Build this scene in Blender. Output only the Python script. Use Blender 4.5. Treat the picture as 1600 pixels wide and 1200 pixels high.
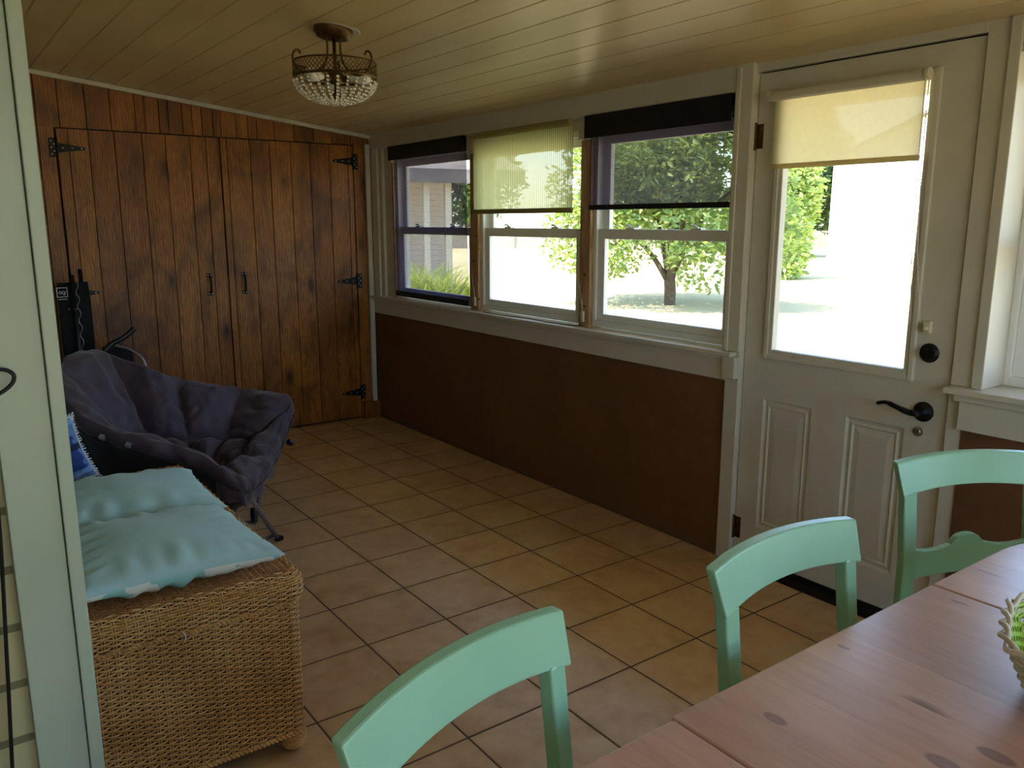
import bpy, bmesh, math, random
import numpy as np
from mathutils import noise as mnoise
from mathutils import Vector, Matrix
random.seed(7); rng = np.random.default_rng(7)
PI = math.pi
for o in list(bpy.data.objects): bpy.data.objects.remove(o)
SC = bpy.context.scene
COL = SC.collection

# ------------------------------------------------------------------ camera
def cam_matrix():
    rx, ry, rz = 0.197, -0.0036, -0.6266
    a = PI/2 - rx
    M = Matrix.Rotation(rz, 3, 'Z') @ Matrix.Rotation(a, 3, 'X') @ Matrix.Rotation(ry, 3, 'Y')
    m = M.to_4x4(); m.translation = Vector((-2.8055, -5.6167, 1.4885)); return m
cd = bpy.data.cameras.new('camera'); cam = bpy.data.objects.new('camera', cd); COL.objects.link(cam)
cd.sensor_fit = 'HORIZONTAL'; cd.sensor_width = 36.0; cd.lens = 1266.3/1600*36
cd.clip_start = .05; cd.clip_end = 500
cam.matrix_world = cam_matrix(); SC.camera = cam

# ------------------------------------------------------------------ sky, sun, exposure
SUN_DIR = Vector((-.36, .03, .93)).normalized()
W = bpy.data.worlds.new('world'); SC.world = W; W.use_nodes = True
wn = W.node_tree.nodes; wl = W.node_tree.links
sky = wn.new('ShaderNodeTexSky'); sky.sky_type = 'NISHITA'; sky.sun_disc = False
sky.sun_elevation = math.asin(SUN_DIR.z); sky.sun_rotation = math.atan2(SUN_DIR.x, SUN_DIR.y)
sky.air_density = 1.0; sky.dust_density = 1.2; sky.ozone_density = 2.5
wl.new(sky.outputs[0], wn['Background'].inputs[0]); wn['Background'].inputs[1].default_value = .26
sd = bpy.data.lights.new('sun', 'SUN'); sd.energy = 5.0; sd.angle = math.radians(.6); sd.color = (1, .95, .86)
so = bpy.data.objects.new('sun', sd); COL.objects.link(so)
so.rotation_euler = SUN_DIR.to_track_quat('Z', 'Y').to_euler(); so.location = (5, 5, 20)
vs = SC.view_settings
vs.view_transform = 'Standard'; vs.look = 'None'; vs.gamma = 1; vs.use_curve_mapping = False
vs.exposure = 2.5
SC.cycles.use_denoising = True
SC.cycles.max_bounces = 14; SC.cycles.diffuse_bounces = 7; SC.cycles.transparent_max_bounces = 24
SC.cycles.transmission_bounces = 10
SC.cycles.sample_clamp_indirect = 6
SC.cycles.caustics_reflective = False; SC.cycles.caustics_refractive = False

# ------------------------------------------------------------------ helpers
def tag(o, label=None, cat=None, group=None, kind=None):
    if label: o['label'] = label
    if cat: o['category'] = cat
    if group: o['group'] = group
    if kind: o['kind'] = kind
    return o
def obj(name, bm, mat, parent=None, smooth=False, bevel=0, label=None):
    me = bpy.data.meshes.new(name)
    if isinstance(bm, tuple):
        me.from_pydata(bm[0], [], bm[1])
    else:
        bmesh.ops.recalc_face_normals(bm, faces=bm.faces)
        bm.to_mesh(me); bm.free()
    for m in (mat if isinstance(mat, (list, tuple)) else [mat]): me.materials.append(m)
    if smooth:
        me.polygons.foreach_set('use_smooth', [True]*len(me.polygons))
    o = bpy.data.objects.new(name, me); COL.objects.link(o)
    if parent: o.parent = parent
    if bevel:
        b = o.modifiers.new('bevel', 'BEVEL'); b.width = bevel; b.segments = 2; b.limit_method = 'ANGLE'
    if label: o['label'] = label
    return o
def struct(name, bm, mat, parent=None, bevel=0, smooth=False):
    o = obj(name, bm, mat, parent, smooth, bevel)
    if not parent: o['kind'] = 'structure'
    return o
def empty(name, loc=(0, 0, 0), rz=0, label=None, cat=None, group=None, kind=None):
    o = bpy.data.objects.new(name, None); COL.objects.link(o)
    o.location = loc; o.rotation_euler = (0, 0, rz)
    o.empty_display_size = .05
    return tag(o, label, cat, group, kind)
def copy_tree(o, parent=None):
    c = o.copy(); COL.objects.link(c)
    if parent: c.parent = parent
    for ch in list(o.children): copy_tree(ch, c)
    return c
def BM(): return bmesh.new()
def box(bm, x0, x1, y0, y1, z0, z1, mi=0):
    vs_ = [bm.verts.new((x, y, z)) for z in (z0, z1) for y in (y0, y1) for x in (x0, x1)]
    for f in ((0, 2, 3, 1), (4, 5, 7, 6), (0, 1, 5, 4), (2, 6, 7, 3), (0, 4, 6, 2), (1, 3, 7, 5)):
        fc = bm.faces.new([vs_[i] for i in f]); fc.material_index = mi
    return bm
def bx(*a): return box(BM(), *a)
def hexa(bm, bottom, top):
    """8 corner solid: bottom 4 points, top 4 points, same winding"""
    b = [bm.verts.new(p) for p in bottom]; t = [bm.verts.new(p) for p in top]; n = len(b)
    bm.faces.new(b[::-1]); bm.faces.new(t)
    for i in range(n): bm.faces.new((b[i], b[(i+1) % n], t[(i+1) % n], t[i]))
    return bm
def ring_frame(bm, x0, x1, y0, y1, z0, z1, w, wb=None, wt=None):
    """rectangular frame in a y-z plane"""
    wb = w if wb is None else wb; wt = w if wt is None else wt
    box(bm, x0, x1, y0, y0+w, z0, z1); box(bm, x0, x1, y1-w, y1, z0, z1)
    box(bm, x0, x1, y0+w, y1-w, z0, z0+wb); box(bm, x0, x1, y0+w, y1-w, z1-wt, z1)
    return bm
def tube(bm, pts, r, seg=8, cap=True, closed=False):
    pts = [Vector(p) for p in pts]; n = len(pts)
    rs = r if isinstance(r, (list, tuple)) else [r]*n
    tang = []
    for i in range(n):
        if closed: a, b = pts[(i-1) % n], pts[(i+1) % n]
        else: a, b = pts[max(i-1, 0)], pts[min(i+1, n-1)]
        tang.append((b-a).normalized())
    up = Vector((0, 0, 1)) if abs(tang[0].z) < .9 else Vector((1, 0, 0))
    nrm = tang[0].cross(up).normalized(); rings = []
    for i in range(n):
        t = tang[i]
        nrm = (nrm - t*nrm.dot(t)).normalized(); bn = t.cross(nrm)
        rings.append([bm.verts.new(pts[i] + (nrm*math.cos(a) + bn*math.sin(a))*rs[i]) for a in [2*PI*k/seg for k in range(seg)]])
    for i in range(n if closed else n-1):
        A, B = rings[i], rings[(i+1) % n]
        for k in range(seg): bm.faces.new((A[k], A[(k+1) % seg], B[(k+1) % seg], B[k]))
    if cap and not closed:
        bm.faces.new(rings[0][::-1]); bm.faces.new(rings[-1])
    return bm
def spline(P, n=8, closed=False):
    P = [Vector(p) for p in P]; out = []; m = len(P)
    for i in range(m if closed else m-1):
        if closed: a, b, c, d = P[(i-1) % m], P[i], P[(i+1) % m], P[(i+2) % m]
        else: a, b, c, d = P[max(i-1, 0)], P[i], P[i+1], P[min(i+2, m-1)]
        for k in range(n):
            t = k/n
            out.append(.5*((2*b) + (c-a)*t + (2*a-5*b+4*c-d)*t*t + (3*b-a-3*c+d)*t**3))
    if not closed: out.append(P[-1])
    return out
def lathe(bm, prof, seg=24, M=None):
    """prof: list (r,z) about z"""
    M = M or Matrix.Identity(4); rings = []
    for r, z in prof:
        if r < 1e-6: rings.append([bm.verts.new(M @ Vector((0, 0, z)))])
        else: rings.append([bm.verts.new(M @ Vector((r*math.cos(2*PI*k/seg), r*math.sin(2*PI*k/seg), z))) for k in range(seg)])
    for A, B in zip(rings, rings[1:]):
        for k in range(seg):
            k2 = (k+1) % seg
            if len(A) == 1 and len(B) == 1: continue
            if len(A) == 1: bm.faces.new((A[0], B[k2], B[k]))
            elif len(B) == 1: bm.faces.new((A[k], A[k2], B[0]))
            else: bm.faces.new((A[k], A[k2], B[k2], B[k]))
    return bm
def axis_mat(p, d):
    return Matrix.Translation(Vector(p)) @ Vector(d).normalized().to_track_quat('Z', 'Y').to_matrix().to_4x4()
def extr(bm, poly, axis, a0, a1):
    """extrude a 2-D polygon along an axis; poly coords are the other two axes in order"""
    def mk(p, a):
        if axis == 'x': return (a, p[0], p[1])
        if axis == 'y': return (p[0], a, p[1])
        return (p[0], p[1], a)
    A = [bm.verts.new(mk(p, a0)) for p in poly]; B = [bm.verts.new(mk(p, a1)) for p in poly]; n = len(poly)
    bm.faces.new(A[::-1]); bm.faces.new(B)
    for i in range(n): bm.faces.new((A[i], A[(i+1) % n], B[(i+1) % n], B[i]))
    return bm

# ------------------------------------------------------------------ materials
def lin(c):
    """sRGB 0-255 to linear"""
    return tuple(((v/255)/12.92 if v/255 <= .04045 else (((v/255)+.055)/1.055)**2.4) for v in c) + (1,)
class NT:
    def __init__(s, name):
        s.m = bpy.data.materials.new(name); s.m.use_nodes = True
        s.t = s.m.node_tree; s.n = s.t.nodes; s.n.clear()
        s.out = s.n.new('ShaderNodeOutputMaterial')
    def node(s, typ, **kw):
        n = s.n.new('ShaderNode'+typ)
        for k, v in kw.items():
            if k.startswith('_'): setattr(n, k[1:], v)
        return n
    def link(s, a, b): s.t.links.new(a, b)
    def val(s, inp, v):
        if hasattr(v, 'links') or isinstance(v, bpy.types.NodeSocket): s.link(v, inp)
        else: inp.default_value = v
    def bsdf(s, color, rough=.5, metal=0, spec=.5, bump=None, **kw):
        p = s.n.new('ShaderNodeBsdfPrincipled')
        s.val(p.inputs['Base Color'], color); s.val(p.inputs['Roughness'], rough)
        s.val(p.inputs['Metallic'], metal); s.val(p.inputs['Specular IOR Level'], spec)
        for k, v in kw.items(): s.val(p.inputs[k.replace('_', ' ')], v)
        if bump is not None: s.link(bump, p.inputs['Normal'])
        return p
    def done(s, sh):
        s.link(sh.outputs[0] if not isinstance(sh, bpy.types.NodeSocket) else sh, s.out.inputs[0]); return s.m
    def co(s, kind='Object', scale=(1, 1, 1), rot=(0, 0, 0), loc=(0, 0, 0)):
        if kind == 'World':
            g = s.n.new('ShaderNodeNewGeometry'); src = g.outputs['Position']
        else: src = s.n.new('ShaderNodeTexCoord').outputs[kind]
        mp = s.n.new('ShaderNodeMapping'); s.link(src, mp.inputs[0])
        mp.inputs['Scale'].default_value = scale; mp.inputs['Rotation'].default_value = rot; mp.inputs['Location'].default_value = loc
        return mp.outputs[0]
    def noise(s, vec, scale, detail=3, rough=.5, dist=0):
        n = s.n.new('ShaderNodeTexNoise'); s.link(vec, n.inputs['Vector'])
        n.inputs['Scale'].default_value = scale; n.inputs['Detail'].default_value = detail
        n.inputs['Roughness'].default_value = rough; n.inputs['Distortion'].default_value = dist
        return n.outputs['Fac']
    def ramp(s, fac, stops, interp='LINEAR'):
        r = s.n.new('ShaderNodeValToRGB'); s.link(fac, r.inputs[0]); r.color_ramp.interpolation = interp
        e = r.color_ramp.elements
        while len(e) < len(stops): e.new(.5)
        for i, (p, c) in enumerate(stops):
            e[i].position = p; e[i].color = c if len(c) == 4 else tuple(c)+(1,)
        return r.outputs[0]
    def mix(s, fac, a, b, mode='MIX'):
        m = s.n.new('ShaderNodeMix'); m.data_type = 'RGBA'; m.blend_type = mode
        s.val(m.inputs[0], fac); s.val(m.inputs[6], a); s.val(m.inputs[7], b); return m.outputs[2]
    def math(s, op, a, b=0.0, c=None):
        m = s.n.new('ShaderNodeMath'); m.operation = op; s.val(m.inputs[0], a); s.val(m.inputs[1], b)
        if c is not None: s.val(m.inputs[2], c)
        return m.outputs[0]
    def bump(s, h, strength=.3, dist=.01):
        b = s.n.new('ShaderNodeBump'); s.link(h, b.inputs['Height'])
        b.inputs['Strength'].default_value = strength; b.inputs['Distance'].default_value = dist
        return b.outputs[0]
    def sep(s, v):
        n = s.n.new('ShaderNodeSeparateXYZ'); s.link(v, n.inputs[0]); return n.outputs
G4 = lambda v: (v, v, v, 1)
def paint(name, rgb, rough=.45, var=.06, scale=6, bump=.08, bscale=60, spec=.5, kind='Object', **kw):
    t = NT(name); v = t.co(kind); n = t.noise(v, scale, 4)
    c = t.mix(1, lin(rgb), t.ramp(n, [(.3, G4(1-var*2)), (.75, G4(1))]), 'MULTIPLY')
    return t.done(t.bsdf(c, rough, 0, spec, t.bump(t.noise(v, bscale, 3), bump, .004), **kw))
M = {}
M['white'] = paint('white_paint', (208, 203, 190), .42, .05, 5, .1, 80)
M['door_white'] = paint('door_paint', (206, 202, 190), .5, .05, 7, .18, 45)
M['vinyl'] = paint('white_vinyl', (232, 234, 234), .35, .02)
M['mint'] = paint('mint_chair_paint', (146, 196, 164), .3, .05, 8, .06, 40)
M['post'] = paint('pale_mint_paint', (154, 167, 149), .4, .06, 5, .1, 60)
M['black'] = paint('black_iron', (13, 12, 12), .5, .1, 20, .1, 60, .3)
M['chrome'] = paint('aged_steel', (170, 165, 150), .3, .1, 20, .05, 60, Metallic=1)
M['screw'] = paint('bright_screw_heads', (225, 225, 220), .35, .02, 20, .02, 60, Metallic=.3)
M['brass'] = paint('aged_brass_hinge', (120, 90, 50), .4, .3, 40, .1, 60, Metallic=1)
M['bronze'] = paint('antique_gold', (112, 82, 44), .42, .25, 30, .1, 80, Metallic=.75)
M['grey_tube'] = paint('grey_coated_tube', (160, 162, 176), .28, .08, 20, .03, 60, Metallic=.6)
M['plastic'] = paint('black_plastic', (18, 18, 20), .45, .05)
M['bulb'] = paint('frosted_bulb', (240, 236, 225), .3, .01)
M['cream_plastic'] = paint('cream_plastic', (214, 206, 180), .4, .03)
M['ext'] = paint('exterior_paint', (225, 225, 222), .7, .05)

def m_glass():
    t = NT('window_glass'); tr = t.node('BsdfTransparent'); gl = t.node('BsdfGlossy'); gl.inputs['Roughness'].default_value = .02
    tr.inputs[0].default_value = (.97, .98, .97, 1)
    g = t.node('NewGeometry'); dp = t.node('VectorMath'); dp.operation = 'DOT_PRODUCT'
    t.link(g.outputs['Incoming'], dp.inputs[0]); t.link(g.outputs['Normal'], dp.inputs[1])
    f5 = t.math('POWER', t.math('SUBTRACT', 1.0, t.math('ABSOLUTE', dp.outputs['Value'])), 5.0)
    fac = t.math('MULTIPLY_ADD', f5, .9, .03)
    m = t.node('MixShader'); t.link(fac, m.inputs[0]); t.link(tr.outputs[0], m.inputs[1]); t.link(gl.outputs[0], m.inputs[2])
    return t.done(m)
M['glass'] = m_glass()
def m_bead():
    t = NT('clear_bead_glass'); g = t.node('BsdfGlass'); g.inputs['Roughness'].default_value = .03; g.inputs['IOR'].default_value = 1.5
    g.inputs[0].default_value = (1, .98, .93, 1)
    gl = t.node('BsdfGlossy'); gl.inputs['Roughness'].default_value = .08
    m = t.node('MixShader'); m.inputs[0].default_value = .3; t.link(g.outputs[0], m.inputs[1]); t.link(gl.outputs[0], m.inputs[2])
    return t.done(m)
M['bead'] = m_bead()
TX, TY, T = -1.6508, -2.162, .3307
def m_tile():
    t = NT('ceramic_floor_tile'); v = t.co('World', loc=(-TX, -TY, 0))
    s = t.sep(v)
    def cell(x):
        u = t.math('DIVIDE', x, T); fr = t.math('FRACT', u); fl = t.math('FLOOR', u)
        d = t.math('MINIMUM', fr, t.math('SUBTRACT', 1.0, fr)); return d, fl
    dx, fx = cell(s[0]); dy, fy = cell(s[1])
    d = t.math('MINIMUM', dx, dy)
    grout = t.ramp(d, [(.0075, G4(1)), (.0115, G4(0))])
    cb = t.node('CombineXYZ'); t.link(fx, cb.inputs[0]); t.link(fy, cb.inputs[1])
    wn_ = t.node('TexWhiteNoise'); t.link(cb.outputs[0], wn_.inputs[0])
    n1 = t.noise(v, 3.2, 5, .6, .6); n2 = t.noise(v, 14, 4, .6)
    off = t.node('VectorMath'); off.operation = 'MULTIPLY_ADD'; t.link(wn_.outputs['Color'], off.inputs[0]); off.inputs[1].default_value = (9, 9, 9); t.link(v, off.inputs[2])
    n3 = t.noise(off.outputs[0], 4.5, 4, .55, .8)
    base = t.ramp(n3, [(.25, lin((186, 140, 92))), (.48, lin((218, 178, 128))), (.75, lin((232, 200, 156)))])
    base = t.mix(.35, base, t.ramp(n2, [(.3, lin((170, 132, 92))), (.7, lin((220, 194, 156)))]))
    tone = t.ramp(wn_.outputs['Value'], [(0, G4(.9)), (1, G4(1))])
    base = t.mix(1, base, tone, 'MULTIPLY')
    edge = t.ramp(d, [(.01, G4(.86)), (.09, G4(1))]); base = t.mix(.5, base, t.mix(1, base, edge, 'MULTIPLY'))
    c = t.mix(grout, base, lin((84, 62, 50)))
    h = t.math('SUBTRACT', t.math('MULTIPLY', n2, .12), t.math('MULTIPLY', t.ramp(d, [(.006, G4(1)), (.02, G4(0))]), 1.0))
    r = t.mix(grout, t.ramp(n1, [(.3, G4(.3)), (.7, G4(.42))]), G4(.85))
    return t.done(t.bsdf(c, r, 0, .5, t.bump(h, .5, .004)))
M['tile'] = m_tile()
def m_boards():
    t = NT('stained_pine_boards')
    at = t.node('Attribute', _attribute_name='board'); v = t.co('Object')
    cb = t.node('CombineXYZ'); t.link(t.math('MULTIPLY', at.outputs['Fac'], 37.0), cb.inputs[0]); t.link(t.math('MULTIPLY', at.outputs['Fac'], 91.0), cb.inputs[2])
    ad = t.node('VectorMath'); ad.operation = 'ADD'; t.link(v, ad.inputs[0]); t.link(cb.outputs[0], ad.inputs[1])
    mp = t.node('Mapping'); t.link(ad.outputs[0], mp.inputs[0]); mp.inputs['Scale'].default_value = (1, 1, .16)
    big = t.noise(mp.outputs[0], 9, 4, .55, 1.2)
    w = t.node('TexWave'); w.wave_type = 'BANDS'; w.bands_direction = 'X'; t.link(mp.outputs[0], w.inputs[0])
    w.inputs['Scale'].default_value = 22; w.inputs['Distortion'].default_value = 9; w.inputs['Detail'].default_value = 3; w.inputs['Detail Scale'].default_value = 1.4
    fine = t.noise(mp.outputs[0], 120, 2)
    mk = t.node('Mapping'); t.link(ad.outputs[0], mk.inputs[0]); mk.inputs['Scale'].default_value = (4.6, 0.01, 2.1)
    vo = t.node('TexVoronoi'); t.link(mk.outputs[0], vo.inputs[0]); vo.inputs['Scale'].default_value = 1.0
    knot = t.ramp(t.math('ADD', vo.outputs['Distance'], t.math('MULTIPLY', t.math('SUBTRACT', big, .5), .12)), [(.05, G4(1)), (.12, G4(.45)), (.24, G4(0))])
    blot = t.noise(t.co('Object', (1.2, 1, .8)), 2.6, 4, .6, .5)
    c = t.ramp(w.outputs[1], [(.15, lin((134, 80, 30))), (.6, lin((170, 110, 44))), (1, lin((190, 130, 58)))])
    c = t.mix(.35, c, t.ramp(fine, [(.35, lin((120, 68, 26))), (.65, lin((184, 122, 54)))]))
    c = t.mix(t.ramp(big, [(.5, G4(0)), (.75, G4(.7))]), c, lin((84, 38, 16)))
    c = t.mix(t.ramp(blot, [(.48, G4(0)), (.7, G4(.75))]), c, lin((66, 32, 16)))
    c = t.mix(t.math('MULTIPLY', knot, .85), c, lin((34, 15, 8)))
    c = t.mix(1, c, t.ramp(at.outputs['Fac'], [(0, lin((212, 196, 180))), (.5, lin((240, 234, 215))), (1, lin((255, 255, 240)))]), 'MULTIPLY')
    return t.done(t.bsdf(c, .42, 0, .4, t.bump(fine, .06, .002)))
M['boards'] = m_boards()
def m_ceiling():
    t = NT('cream_painted_ceiling_boards'); v = t.co('Object', (1, .15, 1)); n = t.noise(v, 6, 4); n2 = t.noise(t.co('Object'), 2.2, 3)
    c = t.ramp(n, [(.3, lin((214, 188, 138))), (.7, lin((228, 206, 158)))])
    c = t.mix(t.ramp(n2, [(.45, G4(0)), (.75, G4(.25))]), c, lin((192, 166, 112)))
    return t.done(t.bsdf(c, .34, 0, .5, t.bump(t.noise(t.co('Object', (1, .1, 1)), 60, 2), .08, .003)))
M['ceiling'] = m_ceiling()
def m_brownwall():
    t = NT('brown_textured_wall_paint'); v = t.co('World'); n = t.noise(v, 120, 4, .7); n2 = t.noise(v, 2.0, 4, .6); n3 = t.noise(v, 14, 4, .65)
    c = t.ramp(n2, [(.3, lin((108, 73, 50))), (.7, lin((126, 87, 60)))])
    c = t.mix(t.ramp(n3, [(.3, G4(.25)), (.6, G4(0))]), c, lin((90, 56, 38)))
    z = t.sep(v)[2]; e = t.ramp(t.math('ADD', z, t.math('MULTIPLY', n3, .08)), [(.04, G4(.6)), (.09, G4(0))])
    c = t.mix(e, c, lin((92, 80, 66)))
    return t.done(t.bsdf(c, .8, 0, .25, t.bump(n, .6, .006)))
M['brown'] = m_brownwall()
def m_brick():
    t = NT('painted_block_wall'); s = t.sep(t.co('World')); cb = t.node('CombineXYZ'); t.link(s[0], cb.inputs[0]); t.link(s[2], cb.inputs[1])
    b = t.node('TexBrick'); t.link(cb.outputs[0], b.inputs[0]); b.inputs['Scale'].default_value = 1
    b.inputs['Brick Width'].default_value = .26; b.inputs['Row Height'].default_value = .085; b.inputs['Mortar Size'].default_value = .006
    b.inputs['Color1'].default_value = lin((178, 170, 130)); b.inputs['Color2'].default_value = lin((158, 150, 112)); b.inputs['Mortar'].default_value = lin((110, 104, 76))
    return t.done(t.bsdf(b.outputs[0], .7, 0, .3, t.bump(t.math('SUBTRACT', 1.0, b.outputs['Fac']), .6, .01)))
M['brick'] = m_brick()
def m_rawpost():
    t = NT('raw_knotty_pine'); v = t.co('World', (1, 1, .12)); n = t.noise(v, 40, 4, .6, 1.5)
    c = t.ramp(n, [(.3, lin((140, 104, 74))), (.7, lin((190, 156, 120)))])
    vo = t.node('TexVoronoi'); t.link(t.co('World', (3, 3, 3)), vo.inputs[0]); k = t.ramp(vo.outputs['Distance'], [(.08, G4(1)), (.14, G4(0))])
    return t.done(t.bsdf(t.mix(k, c, lin((60, 26, 14))), .6, 0, .3))
M['raw'] = m_rawpost()
def m_table():
    t = NT('lacquered_pine_table'); at = t.node('Attribute', _attribute_name='board')
    v = t.co('World'); cb = t.node('CombineXYZ'); t.link(t.math('MULTIPLY', at.outputs['Fac'], 31.0), cb.inputs[0]); t.link(t.math('MULTIPLY', at.outputs['Fac'], 17.0), cb.inputs[1])
    ad = t.node('VectorMath'); ad.operation = 'ADD'; t.link(v, ad.inputs[0]); t.link(cb.outputs[0], ad.inputs[1])
    mp = t.node('Mapping'); t.link(ad.outputs[0], mp.inputs[0]); mp.inputs['Scale'].default_value = (1, .12, 1)
    gr = t.noise(mp.outputs[0], 26, 4, .6, .4)
    n = t.noise(mp.outputs[0], 90, 2)
    mk = t.node('Mapping'); t.link(ad.outputs[0], mk.inputs[0]); mk.inputs['Scale'].default_value = (3.6, 2.0, .01)
    vo = t.node('TexVoronoi'); t.link(mk.outputs[0], vo.inputs[0]); vo.inputs['Scale'].default_value = 1
    kn = t.ramp(t.math('ADD', vo.outputs['Distance'], t.math('MULTIPLY', n, .04)), [(.06, G4(1)), (.085, G4(.5)), (.12, G4(0))])
    c = t.ramp(gr, [(.3, lin((194, 154, 138))), (.55, lin((206, 170, 154))), (.75, lin((214, 182, 166)))])
    c = t.mix(.25, c, t.ramp(n, [(.35, lin((188, 148, 142))), (.65, lin((214, 180, 176)))]))
    c = t.mix(1, c, t.ramp(at.outputs['Fac'], [(0, lin((232, 224, 222))), (1, lin((255, 250, 246)))]), 'MULTIPLY')
    c = t.mix(t.math('MULTIPLY', kn, .8), c, lin((96, 58, 50)))
    for kx, ky, ka, kb in ((-1.824, -4.954, .012, .022), (-1.721, -5.158, .016, .03), (-1.645, -5.194, .014, .03), (-1.545, -4.894, .006, .014), (-1.007, -4.90, .005, .03), (-1.20, -4.93, .005, .02)):
        m2 = t.co('World', (1/ka, 1/kb, 0), loc=(-kx/ka, -ky/kb, 0)); ln_ = t.node('VectorMath'); ln_.operation = 'LENGTH'; t.link(m2, ln_.inputs[0])
        c = t.mix(t.ramp(ln_.outputs['Value'], [(.35, G4(.6)), (.75, G4(.75)), (1.0, G4(0))]), c, lin((110, 80, 86)))
    return t.done(t.bsdf(c, .3, 0, .5, t.bump(n, .03, .001), Coat_Weight=.45, Coat_Roughness=.3))
M['table'] = m_table()
def m_wicker(name, a, b, c_):
    t = NT(name); v = t.co('World'); n = t.noise(v, 9, 3); n2 = t.noise(v, 160, 2)
    c = t.ramp(n, [(.3, lin(a)), (.5, lin(b)), (.72, lin(c_))])
    c = t.mix(.4, c, t.ramp(n2, [(.35, lin(a)), (.65, lin(c_))]))
    return t.done(t.bsdf(c, .45, 0, .4, t.bump(n2, .2, .002)))
M['wicker'] = m_wicker('honey_wicker', (168, 118, 62), (200, 150, 88), (222, 178, 116))
M['wicker_lid'] = m_wicker('brown_lid_wicker', (150, 96, 54), (178, 122, 72), (200, 146, 92))
M['wicker_pale'] = m_wicker('pale_basket_wicker', (196, 182, 160), (214, 204, 186), (228, 220, 204))
M['wicker_green'] = m_wicker('green_basket_weave', (140, 190, 40), (164, 210, 60), (184, 222, 84))
M['wicker_dark'] = paint('chest_inner_shell', (92, 58, 30), .7)
def m_fabric(name, rgb, var=.1, rough=.85, sheen=.3, scale=5, bump=.35, bs=320):
    t = NT(name); v = t.co('Object'); n = t.noise(v, scale, 4); n2 = t.noise(v, bs, 2); n3 = t.noise(v, 16, 4, .6, 1.0)
    c = t.mix(1, lin(rgb), t.ramp(n, [(.3, G4(1-var*2)), (.7, G4(1))]), 'MULTIPLY')
    h = t.math('ADD', t.math('MULTIPLY', n2, .08), n3)
    return t.done(t.bsdf(c, rough, 0, .3, t.bump(h, bump, .01), Sheen_Weight=sheen))
M['cushion'] = m_fabric('mint_cushion_cotton', (168, 200, 196), .03, .8, .2, 4, .15)
M['camp'] = m_fabric('dark_plum_microsuede', (68, 51, 62), .12, .6, .2, 6, .5)
M['camp_out'] = m_fabric('dark_outer_canvas', (30, 23, 27), .1, .85, .2, 6, .4)
M['canvas'] = m_fabric('black_canvas', (14, 14, 17), .2, .8, .1, 9, .5)
M['fringe'] = m_fabric('white_fringe', (225, 230, 235), .1, .9, .6, 9, .5)
def m_print():
    t = NT('mint_print_cotton'); v = t.co('Object'); n = t.noise(v, 12, 2)
    c = t.ramp(n, [(.46, lin((150, 200, 190))), (.5, lin((222, 224, 210)))], 'CONSTANT')
    return t.done(t.bsdf(c, .85, 0, .3, None))
M['print'] = m_print()
def m_plaid():
    t = NT('blue_plaid_fabric'); s = t.sep(t.co('Object'))
    def st(x, f, w):
        return t.math('LESS_THAN', t.math('FRACT', t.math('MULTIPLY', x, f)), w)
    a = st(s[1], 11, .22); b = st(s[2], 11, .22)
    m = t.math('MULTIPLY', t.math('ADD', a, b), .4)
    c = t.mix(m, lin((28, 56, 120)), lin((130, 170, 215)))
    c = t.mix(st(s[1], 5.5, .12), c, lin((14, 24, 60)))
    return t.done(t.bsdf(c, .85, 0, .3, None, Sheen_Weight=.3))
M['plaid'] = m_plaid()
def m_blind(name, rgb, tcol, open_, stripe, trans_w, opaque=False):
    """woven shade cloth: see-through gaps between horizontal or vertical yarns plus light passing through the yarn"""
    t = NT(name); v = t.co('World'); s = t.sep(v); n = t.noise(v, 60, 3)
    rib = t.node('TexWave'); rib.wave_type = 'BANDS'; rib.bands_direction = 'Y' if stripe == 'v' else 'Z'
    t.link(v, rib.inputs[0]); rib.inputs['Scale'].default_value = 18 if stripe == 'v' else 60
    rib.inputs['Distortion'].default_value = .6
    c = t.mix(t.math('MULTIPLY', n, .5), lin(rgb), lin(tuple(x*.8 for x in rgb)))
    c = t.mix(t.ramp(rib.outputs[1], [(.1, G4(.55 if stripe == 'v' else .06)), (.7, G4(0))]), c, lin(tuple(x*.5 for x in rgb)))
    tc = t.mix(t.ramp(rib.outputs[1], [(.1, G4(.7 if stripe == 'v' else .06)), (.7, G4(0))]), lin(tcol), lin(tuple(x*.55 for x in tcol)))
    df = t.node('BsdfDiffuse'); t.link(c, df.inputs[0])
    tl = t.node('BsdfTranslucent'); t.link(tc, tl.inputs[0])
    m1 = t.node('MixShader'); m1.inputs[0].default_value = trans_w; t.link(df.outputs[0], m1.inputs[1]); t.link(tl.outputs[0], m1.inputs[2])
    tr = t.node('BsdfTransparent'); m2 = t.node('MixShader')
    fac = t.math('MULTIPLY', t.ramp(rib.outputs[1], [(.2, G4(.6)), (.8, G4(1))]), open_)
    t.link(fac, m2.inputs[0]); t.link(m1.outputs[0], m2.inputs[1]); t.link(tr.outputs[0], m2.inputs[2])
    return t.done(m2)
M['blind_dark'] = m_blind('dark_mesh_shade', (32, 27, 36), (76, 66, 88), .32, 'h', .35)
M['blind_cream'] = m_blind('ribbed_cream_shade', (196, 196, 150), (214, 220, 168), .10, 'v', .5)
M['blind_door'] = m_blind('linen_cream_shade', (226, 214, 176), (232, 220, 178), .02, 'h', .45)
M['hem_cream'] = paint('cream_hem', (150, 140, 84), .7)
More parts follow.
